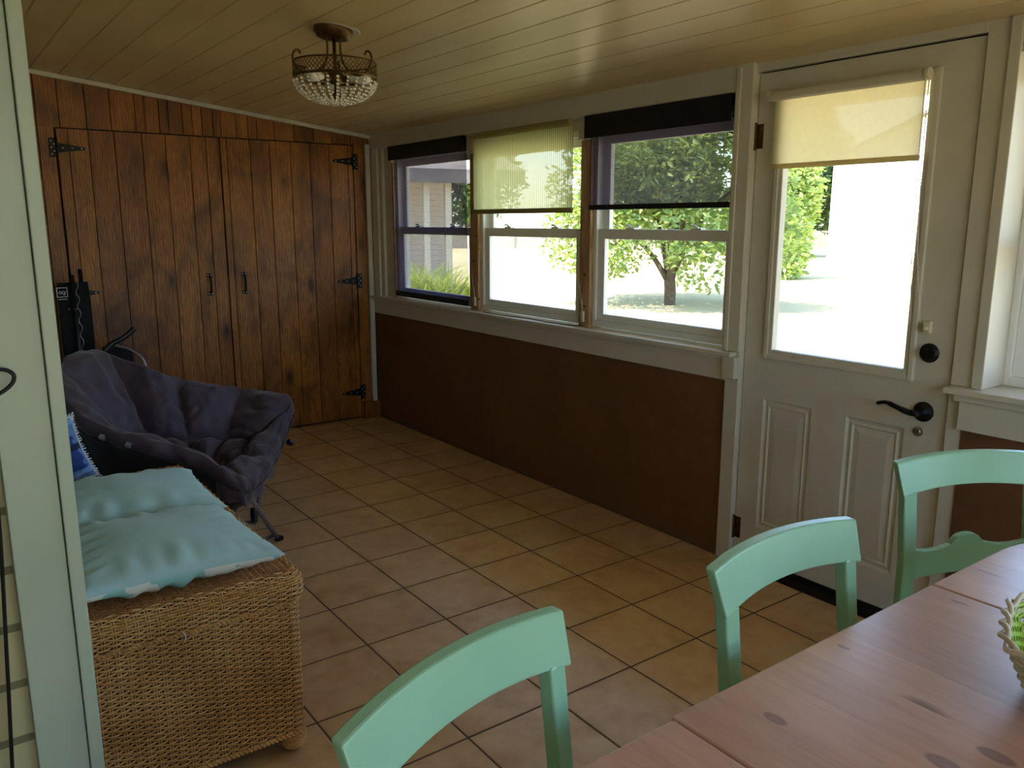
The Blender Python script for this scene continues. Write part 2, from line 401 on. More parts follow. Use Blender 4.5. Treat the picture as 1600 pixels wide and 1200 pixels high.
def m_leaf(name, a, b, c_, tr=.45):
    t = NT(name); at = t.node('Attribute', _attribute_name='leaf')
    c = t.ramp(at.outputs['Fac'], [(0, lin(a)), (.5, lin(b)), (1, lin(c_))])
    p = t.bsdf(c, .45, 0, .4); tl = t.node('BsdfTranslucent'); t.link(t.mix(.5, c, lin((190, 205, 50))), tl.inputs[0])
    m = t.node('MixShader'); m.inputs[0].default_value = tr; t.link(p.outputs[0], m.inputs[1]); t.link(tl.outputs[0], m.inputs[2])
    return t.done(m)
M['leaf'] = m_leaf('glossy_green_leaves', (84, 108, 74), (114, 140, 86), (166, 178, 108))
M['leaf_dark'] = m_leaf('deep_green_leaves', (24, 48, 30), (38, 68, 38), (60, 92, 44), .3)
M['leaf_pale'] = m_leaf('pale_green_leaves', (110, 140, 80), (150, 172, 100), (196, 204, 130))
M['blade'] = m_leaf('strappy_green_blades', (70, 98, 34), (112, 136, 48), (160, 172, 70))
M['bark'] = paint('grey_bark', (98, 84, 68), .9, .3, 14, .8, 30)
def m_lawn():
    t = NT('sunlit_lawn'); v = t.co('World'); n = t.noise(v, 40, 5, .7); n2 = t.noise(v, .5, 4)
    c = t.ramp(n, [(.3, lin((140, 132, 96))), (.6, lin((184, 170, 130))), (.8, lin((206, 192, 154)))])
    c = t.mix(t.ramp(n2, [(.4, G4(0)), (.7, G4(.5))]), c, lin((196, 184, 150)))
    return t.done(t.bsdf(c, .9, 0, .1, t.bump(n, .8, .03)))
M['lawn'] = m_lawn()
def m_siding():
    t = NT('lap_siding'); v = t.co('World'); w = t.node('TexWave'); w.wave_type = 'BANDS'; w.bands_direction = 'Z'; w.wave_profile = 'SAW'
    t.link(v, w.inputs[0]); w.inputs['Scale'].default_value = 3.4
    c = t.ramp(w.outputs[1], [(0, lin((150, 138, 128))), (.12, lin((214, 204, 192)))])
    return t.done(t.bsdf(c, .7, 0, .3, t.bump(w.outputs[1], .6, .03)))
M['siding'] = m_siding()
M['shingle'] = paint('grey_roof_shingles', (116, 108, 102), .9, .25, 5, .6, 20)
M['fence'] = paint('weathered_fence', (150, 142, 128), .85, .2, 8, .5, 30)

# ------------------------------------------------------------------ room shell
YB = -7.6; XL = -4.2
cz = lambda x: 2.11 - .1125*x       # sloped ceiling height
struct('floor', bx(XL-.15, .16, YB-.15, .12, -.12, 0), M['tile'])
# ceiling of tongue and groove boards, V seams modelled
bm = BM(); W0 = .145; k = 0; x = .0
edges = [0.02] + [-2.15 + .145*i for i in range(14, -16, -1)]
edges = [e for e in edges if e <= .02 and e > XL-.2]; edges.append(XL-.15)
prof = []
for a, b in zip(edges, edges[1:]):
    g = .0045
    prof += [(a-.0005, cz(a)+.008), (a-g, cz(a)), (b+g, cz(b)), (b+.0005, cz(b)+.008)]
poly = prof + [(XL-.15, cz(XL)+.14), (.02, cz(0)+.14)]
A = [bm.verts.new((p[0], YB-.15, p[1])) for p in poly]; B = [bm.verts.new((p[0], .12, p[1])) for p in poly]
for i in range(len(poly)): bm.faces.new((A[i], A[(i+1) % len(poly)], B[(i+1) % len(poly)], B[i]))
bm.faces.new(A[::-1]); bm.faces.new(B)
struct('ceiling', bm, M['ceiling'])
# right wall: masonry below the windows, solid pieces elsewhere
bm = BM()
box(bm, 0, .16, -3.37, .12, 0, .92); box(bm, 0, .25, YB-.15, -4.36, 0, .92)
struct('wall_right', bm, M['brown'])
bm = BM()                                            # header over windows and door
box(bm, -.018, .16, -3.345, 0, 2.01, 2.16); box(bm, .02, .25, YB, -4.42, 2.0, 2.16)
box(bm, .05, .16, -3.345, 0, 1.95, 2.01)
struct('trim_1', bm, M['white'], bevel=.003)
bm = BM(); box(bm, -.055, .14, -3.415, -.004, .925, .945); box(bm, -.018, .0, -3.365, -.004, .815, .925)
box(bm, -.03, 0, -3.365, -.004, .905, .925); box(bm, -.042, .0, -3.43, -3.365, .83, .925)
struct('trim_2', bm, M['white'], bevel=.003)        # window stool and apron
bm = BM(); box(bm, -.022, .12, -3.432, -3.345, .945, 2.15); box(bm, -.028, 0, -3.375, -3.352, .945, 2.10); box(bm, -.012, .12, -3.432, -3.36, 0, .945)
struct('trim_3', bm, M['white'], bevel=.003)        # casing between window and door
bm = BM(); box(bm, .004, .12, -4.36, -4.304, 0, .945); box(bm, .006, .245, -4.376, -4.304, .945, 2.16); box(bm, -.006, .245, -4.412, -4.376, .945, 2.11)
box(bm, -.0, .02, -7.6, -4.412, 2.0, 2.112)
struct('trim_4', bm, M['white'], bevel=.003)
bm = BM(); box(bm, -.055, .24, YB, -4.31, .925, .945); box(bm, -.018, 0, YB, -4.35, .80, .925); box(bm, -.032, 0, YB, -4.335, .90, .925)
struct('trim_5', bm, M['white'], bevel=.003)
bm = bx(.004, .12, -4.304, -3.432, 2.077, 2.16)
struct('trim_6', bm, M['white'], bevel=.002)
bm = bx(-.02, .14, -4.303, -3.434, 0, .03); box(bm, .035, .075, -4.3035, -4.285, .03, 2.0765); box(bm, .064, .075, -4.285, -3.4325, 2.055, 2.0765); box(bm, .035, .075, -3.4365, -3.4325, .03, 2.0765); box(bm, .035, .064, -4.3035, -3.4325, 2.0702, 2.0765)
struct('trim_7', bm, M['black'])   # door threshold
# corner strips, left of window 1
bm = BM(); box(bm, -.055, -.02, -.028, .0, .06, 2.045)
struct('trim_8', bm, M['white'], bevel=.002)
bm = BM(); box(bm, 0, .12, -.17, .12, .925, 2.16); box(bm, -.016, .0, -.12, -.03, .945, 2.01); box(bm, .02, .12, -.275, -.17, .945, 2.01)
struct('trim_9', bm, M['white'], bevel=.002)
# cove on wood wall following the slope
bm = BM()
hexa(bm, [(-2.66, -.03, cz(-2.66)-.028), (-.0, -.03, cz(0)-.028), (0, .0, cz(0)-.028), (-2.66, .0, cz(-2.66)-.028)],
         [(-2.66, -.03, cz(-2.66)-.001), (-.0, -.03, cz(0)-.001), (0, .0, cz(0)-.001), (-2.66, .0, cz(-2.66)-.001)])
struct('trim_10', bm, M['white'], bevel=.004)
# mullion posts (raw pine, white block above)
def mullion(name, y0, y1):
    r = empty(name, (.02, (y0+y1)/2, .945), kind='structure')
    bm = bx(0, .1, -(y1-y0)/2, (y1-y0)/2, 0, .955); o = obj('post', bm, M['raw'], r, bevel=.002)
    o = obj('block', bx(-.018, .1, -(y1-y0)/2-.003, (y1-y0)/2+.003, .955, 1.065), M['white'], r, bevel=.002)
mullion('trim_11', -1.385, -1.30); mullion('trim_12', -2.425, -2.345)
r = struct('trim_13', bx(.022, .12, -.30, -.275, .945, 1.9), M['raw'])

# --- closet wall boards
def boards_mesh(bounds, z0f, z1f, y0, y1, gap=.0035):
    bm = BM(); la = bm.faces.layers.float.new('bd')
    for a, b in bounds:
        val = random.random(); s = gap/2
        pr = [(a+.0002, y0+.006), (a+s+.0015, y0), (b-s-.0015, y0), (b-.0002, y0+.006), (b-.0002, y1), (a+.0002, y1)]
        lo = [bm.verts.new((p[0], p[1], z0f(p[0]))) for p in pr]; hi = [bm.verts.new((p[0], p[1], z1f(p[0]))) for p in pr]
        fs = [bm.faces.new(lo[::-1]), bm.faces.new(hi)]
        for i in range(6): fs.append(bm.faces.new((lo[i], lo[(i+1) % 6], hi[(i+1) % 6], hi[i])))
        for f in fs: f[la] = val
    return bm, la
def board_obj(name, bounds, z0f, z1f, y0, y1, parent=None, mat='boards'):
    bm, la = boards_mesh(bounds, z0f, z1f, y0, y1)
    vals = None
    bmesh.ops.recalc_face_normals(bm, faces=bm.faces)
    vals = [f[la] for f in bm.faces]
    me = bpy.data.meshes.new(name); bm.to_mesh(me); bm.free()
    at = me.attributes.new('board', 'FLOAT', 'FACE'); at.data.foreach_set('value', vals)
    me.materials.append(M[mat])
    o = bpy.data.objects.new(name, me); COL.objects.link(o)
    if parent: o.parent = parent
    return o
def bnd(L): return list(zip(L, L[1:]))
DT = 2.03
lb = [-2.047, -1.985, -1.876, -1.732, -1.575, -1.436, -1.289, -1.187, -1.10]
rb = [-1.094, -1.052, -.896, -.763, -.616, -.474, -.328, -.188, -.148]
top = [-2.66, -2.5, -2.35, -2.215, -2.14, -2.02, -1.876, -1.74, -1.6, -1.545, -1.46, -1.405, -1.32, -1.26, -1.2, -1.13, -1.08, -.98, -.9, -.84, -.72, -.58, -.44, -.3, -.16, -.02]
w = board_obj('wall_back', bnd(top), lambda x: DT+.008, lambda x: cz(x)+.05, 0, .04)
w['kind'] = 'structure'
w2 = board_obj('panel_boards', bnd([-2.66, -2.5, -2.35, -2.215, -2.14, -2.055]), lambda x: 0, lambda x: DT+.008, 0, .04, w)
w3 = board_obj('panel_boards', bnd([-.14, -.055]), lambda x: 0, lambda x: DT+.008, 0, .04, w)
bk = obj('backing', bx(-2.66, 0.0, .04, .12, 0, 2.5), M['black'], w)
struct('baseboard_back', bx(-.13, -.0, -.035, -.001, 0, .13), M['boards'])
def closet_door(name, bounds, hinge_x, sgn, handle_x):
    x0 = bounds[0]
    r = empty(name, (bounds[0], 0, 0), kind='structure')
    o = board_obj('leaf', bnd(bounds), lambda x: .018, lambda x: DT, -.006, .034, r); o.location = (-x0, 0, 0)
    for z in (1.92, 1.058, .21):
        bm = BM(); hx = hinge_x
        hexa(bm, [(hx-sgn*.022, -.011, z-.055), (hx+sgn*.018, -.011, z-.055), (hx+sgn*.018, -.0065, z-.055), (hx-sgn*.022, -.0065, z-.055)],
                 [(hx-sgn*.022, -.011, z+.055), (hx+sgn*.018, -.011, z+.055), (hx+sgn*.018, -.0065, z+.055), (hx-sgn*.022, -.0065, z+.055)])
        a = hx+sgn*.018; b = hx+sgn*.165
        P = [(a, z-.03), (b, z-.008), (b+sgn*.008, z), (b, z+.008), (a, z+.03)]
        if sgn < 0: P = P[::-1]
        extr(bm, P, 'y', -.0115, -.0066)
        tube(bm, [(hx+sgn*.018, -.014, z-.055), (hx+sgn*.018, -.014, z+.055)], .006)
        h = obj('hinge', bm, M['black'], r); h.location = (-x0, 0, 0)
        bm = BM()
        for (sx, sz) in ((-.01, .038), (-.01, 0), (-.01, -.038), (.05, 0), (.1, 0), (.15, 0), (.004, .02), (.004, -.02)):
            lathe(bm, [(0, .0035), (.003, .003), (.0045, 0)], 8, axis_mat((hx+sgn*sx, -.0112, z+sz), (0, -1, 0)))
        s = obj('screws', bm, M['screw'], h)
    bm = BM()
    hz = 1.078
    for dz in (-.062, .062):
        extr(bm, [(handle_x-.017, hz+dz-.012), (handle_x+.017, hz+dz-.012), (handle_x+.02, hz+dz), (handle_x+.017, hz+dz+.012), (handle_x-.017, hz+dz+.012), (handle_x-.02, hz+dz)], 'y', -.011, -.0062)
    tube(bm, spline([(handle_x, -.009, hz-.06), (handle_x, -.03, hz-.045), (handle_x, -.036, hz), (handle_x, -.03, hz+.045), (handle_x, -.009, hz+.06)], 5), [.006]*5+[.0085]*11+[.006]*5, 8)
    h = obj('handle', bm, M['black'], r, smooth=False); h.location = (-x0, 0, 0)
    bm = BM()
    for dx in (-.011, .011):
        for dz in (-.062, .062): lathe(bm, [(0, .003), (.003, .0025), (.004, 0)], 8, axis_mat((handle_x+dx, -.0112, hz+dz), (0, -1, 0)))
    obj('screws', bm, M['screw'], h)
closet_door('door_2', lb, -2.068, 1, -1.222)
closet_door('door_3', rb, -.132, -1, -.990)

# --- left wall and the opening edge beside the camera
struct('wall_left', bx(-2.745, -2.66, -4.37, .12, 0, 2.62), M['post'])
struct('wall_brick', bx(XL, -2.745, -4.37, -4.2, 0, 2.75), M['brick'])
bm = BM(); box(bm, -2.7445, -2.682, -4.392, -4.37, 0, 2.5); box(bm, -2.681, -2.664, -4.398, -4.37, 0, 2.5)
box(bm, -2.7445, -2.664, -4.378, -4.37, 0, 2.5)
struct('trim_14', bm, M['post'], bevel=.0015)
struct('wall_rear_left', bx(XL-.15, XL, YB-.15, -4.2, 0, 2.75), M['white'])
bm = BM(); box(bm, XL, 0, YB-.15, YB, 0, .5); box(bm, XL, 0, YB-.15, YB, 2.06, 2.75)
for a, b in ((XL, -3.2), (-2.15, -2.0), (-.5, 0)): box(bm, a, b, YB-.15, YB, .5, 2.06)
struct('wall_rear', bm, M['white'])

# --- windows
def window(name, y0, y1, z0=.955, z1=1.95, x=.045):
    """single hung vinyl window in the right wall: y0 < y1"""
    r = empty(name, (x, y0, z0), kind='structure')
    Wd, H = y1-y0, z1-z0; mid = .475
    obj('frame', ring_frame(BM(), 0, .085, 0, Wd, 0, H, .022, .03, .03), M['vinyl'], r, bevel=.002)
    lo = obj('lower_sash', ring_frame(BM(), .012, .04, .022, Wd-.022, .03, mid+.025, .05, .035, .05), M['vinyl'], r, bevel=.003)
    up = obj('upper_sash', ring_frame(BM(), .045, .072, .022, Wd-.022, mid-.02, H-.03, .045, .045, .045), M['vinyl'], r, bevel=.003)
    obj('pane', bx(.024, .028, .072, Wd-.072, .065, mid-.025), M['glass'], lo)
    obj('pane', bx(.056, .060, .067, Wd-.067, mid+.025, H-.075), M['glass'], up)
    for fy in (.27, .73):
        bm = BM(); box(bm, .014, .045, Wd*fy-.03, Wd*fy+.03, mid+.025, mid+.033)
        tube(bm, [(.028, Wd*fy, mid+.03), (.028, Wd*fy+.02, mid+.042), (.02, Wd*fy+.035, mid+.044)], .006, 6)
        obj('latch', bm, M['vinyl'], r)
    return r
window('window_1', -1.30, -.30); window('window_2', -2.345, -1.385); window('window_3', -3.345, -2.425)
window('window_4', -5.45, -4.412, .946, 2.0, .14); window('window_5', -6.5, -5.5, .946, 2.0, .14)
struct('trim_15', bx(-.004, .24, -5.5, -5.45, .945, 2.1), M['white'])
struct('wall_right_rear', bx(0, .25, YB, -6.5, .93, 2.1), M['white'])
def rear_window(name, x0, x1):
    r = empty(name, (x0, YB-.1, .5), kind='structure'); Wd = x1-x0; H = 1.56
    bm = BM(); box(bm, 0, .05, 0, .06, 0, H); box(bm, Wd-.05, Wd, 0, .06, 0, H); box(bm, .05, Wd-.05, 0, .06, 0, .05)
    box(bm, .05, Wd-.05, 0, .06, H-.05, H); box(bm, .05, Wd-.05, 0, .06, H/2-.02, H/2+.02)
    obj('frame', bm, M['vinyl'], r); obj('pane', bx(.05, Wd-.05, .028, .032, .05, H-.05), M['glass'], r)
rear_window('window_6', -3.2, -2.15); rear_window('window_7', -2.0, -.5)

# --- entry door
def entry_door():
    X = .018; y0, y1, z0, z1 = -4.298, -3.436, .035, 2.07
    r = empty('door_1', (X, y1, z0), kind='structure')
    def add(name, bm, m, par=r, **kw):
        o = obj(name, bm, m, par, **kw)
        if par is r: o.location = (-X, -y1, -z0)
        return o
    gy0, gy1, gz0, gz1 = -4.15, -3.555, .955, 1.975
    bm = BM(); t = .045; n = 0
    pan = [(-4.155, -3.925, .19, .76), (-3.775, -3.545, .19, .76)]
    ys = sorted({y0, y1, gy0, gy1, -4.155, -3.925, -3.775, -3.545}); zs = sorted({z0, z1, gz0, gz1, .19, .76})
    vcache = {}
    def V(x, y, z):
        k_ = (round(x, 5), round(y, 5), round(z, 5))
        if k_ not in vcache: vcache[k_] = bm.verts.new(k_)
        return vcache[k_]
    for i in range(len(ys)-1):
        for j in range(len(zs)-1):
            a, b, c, d = ys[i], ys[i+1], zs[j], zs[j+1]
            my, mz = (a+b)/2, (c+d)/2
            if gy0 < my < gy1 and gz0 < mz < gz1: continue
            bm.faces.new((V(X+t, a, c), V(X+t, b, c), V(X+t, b, d), V(X+t, a, d)))
            if any(p[0] < my < p[1] and p[2] < mz < p[3] for p in pan): continue
            bm.faces.new((V(X, a, c), V(X, a, d), V(X, b, d), V(X, b, c)))
    def rim(a, b, c, d, xa, xb):
        for p, q in (((a, c), (b, c)), ((b, c), (b, d)), ((b, d), (a, d)), ((a, d), (a, c))):
            bm.faces.new((V(xa, *p), V(xa, *q), V(xb, *q), V(xb, *p)))
    rim(y0, y1, z0, z1, X, X+t); rim(gy0, gy1, gz0, gz1, X, X+t)
    for p in pan:      # moulded raised panels
        loops = [(0, 0), (.010, .007), (.018, .007), (.026, .002), (.034, .007), (.06, .003)]
        prev = None
        for ins, dep in loops:
            L = [(p[0]+ins, p[2]+ins), (p[1]-ins, p[2]+ins), (p[1]-ins, p[3]-ins), (p[0]+ins, p[3]-ins)]
            L = [V(X+dep, *q) for q in L]
            if prev:
                for i in range(4): bm.faces.new((prev[i], prev[(i+1) % 4], L[(i+1) % 4], L[i]))
            prev = L
        bm.faces.new(prev)
    add('leaf', bm, M['door_white'])
    bm = BM(); w_ = .03
    for (ins, xa) in ((0, X-.012), (.018, X-.006)):
        ring_frame(bm, xa, X+.03, gy0-.02+ins, gy1+.02-ins, gz0-.02+ins, gz1+.02-ins, .02)
    add('glazing_frame', bm, M['door_white'], bevel=.003)
    add('pane', bx(X+.02, X+.024, gy0, gy1, gz0, gz1), M['glass'])
    # lever handle
    hy, hz = -4.218, .832
    bm = BM(); lathe(bm, [(0, .022), (.012, .02), (.014, .012), (.031, .010), (.036, .004), (.036, 0)], 28, axis_mat((X, hy, hz), (-1, 0, 0)))
    pts = spline([(X-.02, hy, hz), (X-.05, hy+.002, hz), (X-.056, hy+.03, hz+.002), (X-.056, hy+.07, hz+.012), (X-.056, hy+.11, hz+.022), (X-.054, hy+.145, hz+.012)], 6)
    tube(bm, pts, [.011]*8+[.0105]*8+[.009]*7+[.007]*7+[.004], 10)
    add('lever_handle', bm, M['black'], smooth=True, label='dark bronze curved lever handle')
    bm = BM(); lathe(bm, [(0, .014), (.024, .013), (.03, .009), (.034, .004), (.034, 0)], 28, axis_mat((X, -4.218, 1.042), (-1, 0, 0)))
    box(bm, X-.03, X-.012, -4.221, -4.215, 1.026, 1.058)
    add('deadbolt', bm, M['black'], label='round dark bronze deadbolt')
    bm = BM(); lathe(bm, [(0, .008), (.01, .008), (.012, .006), (.017, .005), (.018, 0)], 20, axis_mat((X, -4.205, .757), (-1, 0, 0)))
    add('lock_cylinder', bm, M['chrome'], label='small brass coloured lock cylinder')
    for z in (1.83, 1.0, .16):
        bm = BM(); tube(bm, [(X-.008, y1+.004, z-.05), (X-.008, y1+.004, z+.05)], .006, 8)
        for k in (-.052, .052): lathe(bm, [(0, .004), (.008, 0), (0, -.004)], 8, Matrix.Translation((X-.008, y1+.004, z+k)))
        if z != 1.0:
            box(bm, X-.0025, X-.0005, y1-.03, y1-.001, z-.048, z+.048)
            add('hinge', bm, M['brass'])
        else: bm.free()
    add('door_sweep', bx(X-.004, X+.03, y0+.005, y1-.005, z0-.02, z0+.012), M['plastic'])
    return r
entry_door()

# ------------------------------------------------------------------ shades
def shade(y0, y1, ztop, zbot, x, mat, rollmat, label, fascia=0, barh=.022, curl=0, group=None, cat='roller shade', bar_mat=None):
    r = empty('roller_shade', (x, (y0+y1)/2, zbot), label=label, cat=cat, group=group)
    cy = (y0+y1)/2
    bm = BM(); tube(bm, [(x-.004, y0+.002, ztop-.02), (x-.004, y1-.002, ztop-.02)], .019, 16)
    o = obj('roller', bm, rollmat, r, smooth=False); o.location = (-x, -cy, -zbot)
    n = 16; me_v = []; me_f = []
    nz = 12
    for j in range(nz+1):
        for i in range(n+1):
            y = y0+(y1-y0)*i/n; z = zbot+(ztop-.02-zbot)*j/nz; s = 1-j/nz
            me_v.append((.012 + curl*s*math.sin(i*1.7)*.006 + curl*s*s*.012*max(0, 1-i/3), y-cy - curl*s*.006*math.sin(s*9)*(1 if i == 0 else 0), z-zbot))
    for j in range(nz):
        for i in range(n):
            a = j*(n+1)+i; me_f.append((a, a+1, a+n+2, a+n+1))
    obj('shade_cloth', (me_v, me_f), mat, r, smooth=True)
    if fascia:
        obj('rolled_cloth', bx(-.028, -.023, y0-cy-.004, y1-cy+.004, ztop-fascia-zbot, ztop-zbot-.001), rollmat, r)
    obj('hem_bar', bx(.006, .018, y0-cy, y1-cy, -.003, barh), bar_mat or rollmat, r, bevel=.003)
    return r
DK = M['canvas']
b1 = shade(-1.282, -.335, 2.008, .968, -.005, M['blind_dark'], DK, 'long dark mesh shade drawn right down over the leftmost window', .095, .035, 1, cat='window shade')
b3 = shade(-3.335, -2.43, 2.008, 1.553, -.005, M['blind_dark'], DK, 'short dark mesh shade half drawn on the window beside the door', .11, .022, 0, cat='window shade')
b2 = shade(-2.325, -1.40, 2.008, 1.54, -.03, M['blind_cream'], M['hem_cream'], 'ribbed cream shade half drawn on the middle window', 0, .024, 0, cat='window shade')
b4 = shade(-4.13, -3.535, 1.99, 1.698, -.022, M['blind_door'], M['white'], 'plain cream roller shade at the top of the glass door', 0, .016, 0, cat='window shade', bar_mat=M['blind_door'])
# end brackets and bead chain of the door shade
for prof_, y_ in (([(0, .012), (.018, .012), (.021, .006), (.021, -.006), (0, -.008)], -4.143), ([(0, .008), (.02, .008), (.02, -.006), (0, -.006)], -3.525)):
    o = obj('bracket', lathe(BM(), prof_, 18, axis_mat((-.026, y_, 1.972), (0, 1, 0))), M['cream_plastic'], b4); o.location = (.022, 3.8325, -1.698)
bm = BM()
for s, ylow in ((-.045, -4.150), (-.02, -4.185)):
    P = spline([(s, -4.143, 1.972), (s, -4.146, 1.7), (s+.006, -4.15+.2*(ylow+4.15), 1.4), (-.012, ylow-.005, 1.15)], 30)
    tube(bm, P, .0011, 4)
    for p in P[::1]: bmesh.ops.create_icosphere(bm, subdivisions=1, radius=.0024, matrix=Matrix.Translation(p))
o = obj('bead_chain', bm, M['cream_plastic'], b4); o.location = (.022, 3.8325, -1.698)
bm = BM(); box(bm, .0, .018, -.013, .013, -.022, .022); lathe(bm, [(0, .014), (.006, .012), (.008, 0)], 12, axis_mat((0, 0, -.005), (-1, 0, 0)))
cl = obj('chain_cleat', bm, M['cream_plastic'], None, bevel=.003); cl.location = (0.0, -4.206, 1.133)
tag(cl, 'small cream chain holder screwed to the door above the deadbolt', 'cord holder')
# cords of the middle shades and cleats on the posts
for (yy, zc, lab) in ((-1.355, 1.0, 'white cord cleat low on the left raw wood post'), (-2.385, 1.0, 'white cord cleat low on the raw wood post between middle and right windows')):
    r = empty('cord_cleat', (.02, yy, zc), label=lab, cat='cord holder')
    obj('cleat', bx(-.014, 0, -.011, .011, -.028, .028), M['cream_plastic'], r, bevel=.003)
    bm = BM(); tube(bm, spline([(-.008, .0, .02), (-.012, .012, .1), (-.008, .028, .17)], 6), .0018, 5)
    tube(bm, spline([(-.008, .0, .02), (-.014, -.006, .05), (-.012, .0, .09), (-.008, .006, .02)], 6), .0015, 5)
    obj('cord', bm, M['cream_plastic'], r)
bm = BM(); tube(bm, spline([(-.02, -1.5, .9475), (-.03, -1.7, .9475), (.0, -1.95, .9475), (-.02, -2.15, .9475), (.005, -2.33, .9475), (.01, -2.38, .955)], 8), .0022, 5)
tag(obj('cable', bm, M['black']), 'thin dark cable lying along the white window sill', 'cable')
bm = BM()
P = [(-.034, -2.305, 2.0-.014*i) for i in range(36)]
tube(bm, P, .001, 4)
o = obj('bead_chain', bm, M['hem_cream'], b2); o.location = (.03, 1.8625, -1.54)

# ------------------------------------------------------------------ black curl hook and cord near the camera
r = empty('curl_hook', (-2.735, -4.398, 1.287), label='black wrought iron curl pull on the pale green door frame', cat='hook')
C0 = [(-.035, -.012, -.0155), (-.018, -.014, -.0165), (-.002, -.014, -.0135), (.012, -.014, -.003), (.0155, -.014, .008), (.008, -.014, .0155), (-.003, -.014, .017), (-.014, -.014, .012), (-.024, -.014, .004)]
bm = BM(); tube(bm, spline(C0, 6), .0026, 8); obj('curl', bm, M['black'], r, smooth=True)
bm = BM(); tube(bm, [(-.03, .0, -.0155), (-.03, -.016, -.0155)], .003, 8); tube(bm, [(-.02, .0, .008), (-.02, -.016, .008)], .003, 8)
obj('shank', bm, M['black'], r)
bm = BM(); tube(bm, spline([(-2.752, -4.383, 1.26), (-2.7545, -4.386, 1.1), (-2.766, -4.386, .9), (-2.785, -4.388, .6), (-2.80, -4.388, .3), (-2.81, -4.386, .004)], 8), .0028, 6)
tag(obj('cord', bm, M['black']), 'thin black cord hanging down the painted block wall', 'cord')

# ------------------------------------------------------------------ ceiling lamp
LX, LY = -1.322, -2.35; LZ = cz(LX)
lamp = empty('ceiling_lamp', (LX, LY, LZ), label='antique gold basket ceiling lamp hung with clear glass beads', cat='ceiling lamp')
lean = Matrix.Rotation(math.atan(.1125), 4, 'Y')
bm = BM(); lathe(bm, [(0, .004), (.078, .004), (.08, -.004), (.078, -.018), (.07, -.024), (.066, -.034), (.05, -.038), (0, -.04)], 36, lean)
obj('canopy', bm, M['bronze'], lamp, smooth=True)
bm = BM(); lathe(bm, [(0, 0), (.095, 0), (.095, -.002), (.09, -.004), (0, -.004)], 40, Matrix.Translation((.015, 0, 0)) @ lean)
obj('mounting_plate', bm, M['white'], lamp, label='pale paint rim behind the canopy')
bm = BM(); tube(bm, [(0, 0, -.035), (0, 0, -.275)], .007, 10); lathe(bm, [(0, .02), (.012, .012), (.02, 0), (.012, -.012), (0, -.02)], 16, Matrix.Translation((0, 0, -.262)))
lathe(bm, [(0, .03), (.03, .028), (.034, .01), (.03, -.012), (.012, -.02), (0, -.02)], 20, Matrix.Translation((0, 0, -.195)))
obj('stem', bm, M['bronze'], lamp, smooth=True)
RD = .168
for k in range(3):
    a = math.radians(-60+120*k); c, s = math.cos(a), math.sin(a)
    prof = [(.032, -.035), (.03, -.085), (.042, -.135), (.080, -.175), (.12, -.186), (.155, -.172), (.178, -.135), (.172, -.105), (.155, -.098), (.146, -.112)]
    bm = BM(); tube(bm, [(c*q[0], s*q[0], q[1]) for q in spline([(p[0], p[1], 0) for p in prof], 6)], .0048, 8)
    obj('arm', bm, M['bronze'], lamp, smooth=True)
# lattice drum: two hoops and crossing wires
bm = BM()
Zt, Zb = -.132, -.188
def hoop(z, r_, rr=.0035): tube(bm, [(r_*math.cos(2*PI*i/56), r_*math.sin(2*PI*i/56), z) for i in range(56)], rr, 6, closed=True)
hoop(Zt, RD); hoop(Zb, RD); hoop(Zb-.004, RD-.002, .003)
NW = 60
for i in range(NW):
    for sg in (1, -1):
        P = []
        for q in range(5):
            a = 2*PI*(i + sg*q*.75)/NW; P.append((RD*math.cos(a), RD*math.sin(a), Zb+(Zt-Zb)*q/4))
        tube(bm, P, .0014, 4, cap=False)
obj('lattice_drum', bm, M['bronze'], lamp)
for k in range(3):
    a = math.radians(75+120*k); c, s = math.cos(a), math.sin(a)
    mt = axis_mat((c*.03, s*.03, -.195), (c, s, .05))
    bm = BM(); lathe(bm, [(0, 0), (.013, 0), (.014, .03), (.0135, .034), (0, .034)], 14, mt); so_ = obj('socket', bm, M['bronze'], lamp)
    bm = BM(); lathe(bm, [(.011, .034), (.014, .045), (.024, .068), (.029, .086), (.026, .105), (.014, .117), (0, .12)], 18, mt)
    obj('bulb', bm, M['bulb'], so_, smooth=True)
def bead_mesh(pts, r_):
    bm = BM()
    for p, q in zip(pts, pts[1:]): tube(bm, [p, q], .0006, 4, cap=False)
    for p in pts: bmesh.ops.create_icosphere(bm, subdivisions=2, radius=r_, matrix=Matrix.Translation(p))
    return bm
NS = 26
for k in range(NS):
    a = 2*PI*k/NS; c, s = math.cos(a), math.sin(a); pts = []
    nb = 10 if k % 2 == 0 else 8
    for q in range(nb):
        th = (q+.6)/10*PI/2*.97
        rr = RD*math.cos(th)**.9*.99; zz = Zb-.012-.092*math.sin(th)
        pts.append(Vector((c*rr, s*rr, zz)))
    obj('bead_strand', bead_mesh(pts, .0064), M['bead'], lamp, smooth=True)
# faint patch in the ceiling
bm = BM(); lathe(bm, [(0, -.003), (.06, -.003), (.064, 0), (.064, .004)], 32, lean); pc = obj('ceiling_cover', bm, M['ceiling'], None)
pc.location = (-1.247, -.42, cz(-1.247)); tag(pc, 'round painted cover plate on the ceiling near the wood wall', 'cover plate')

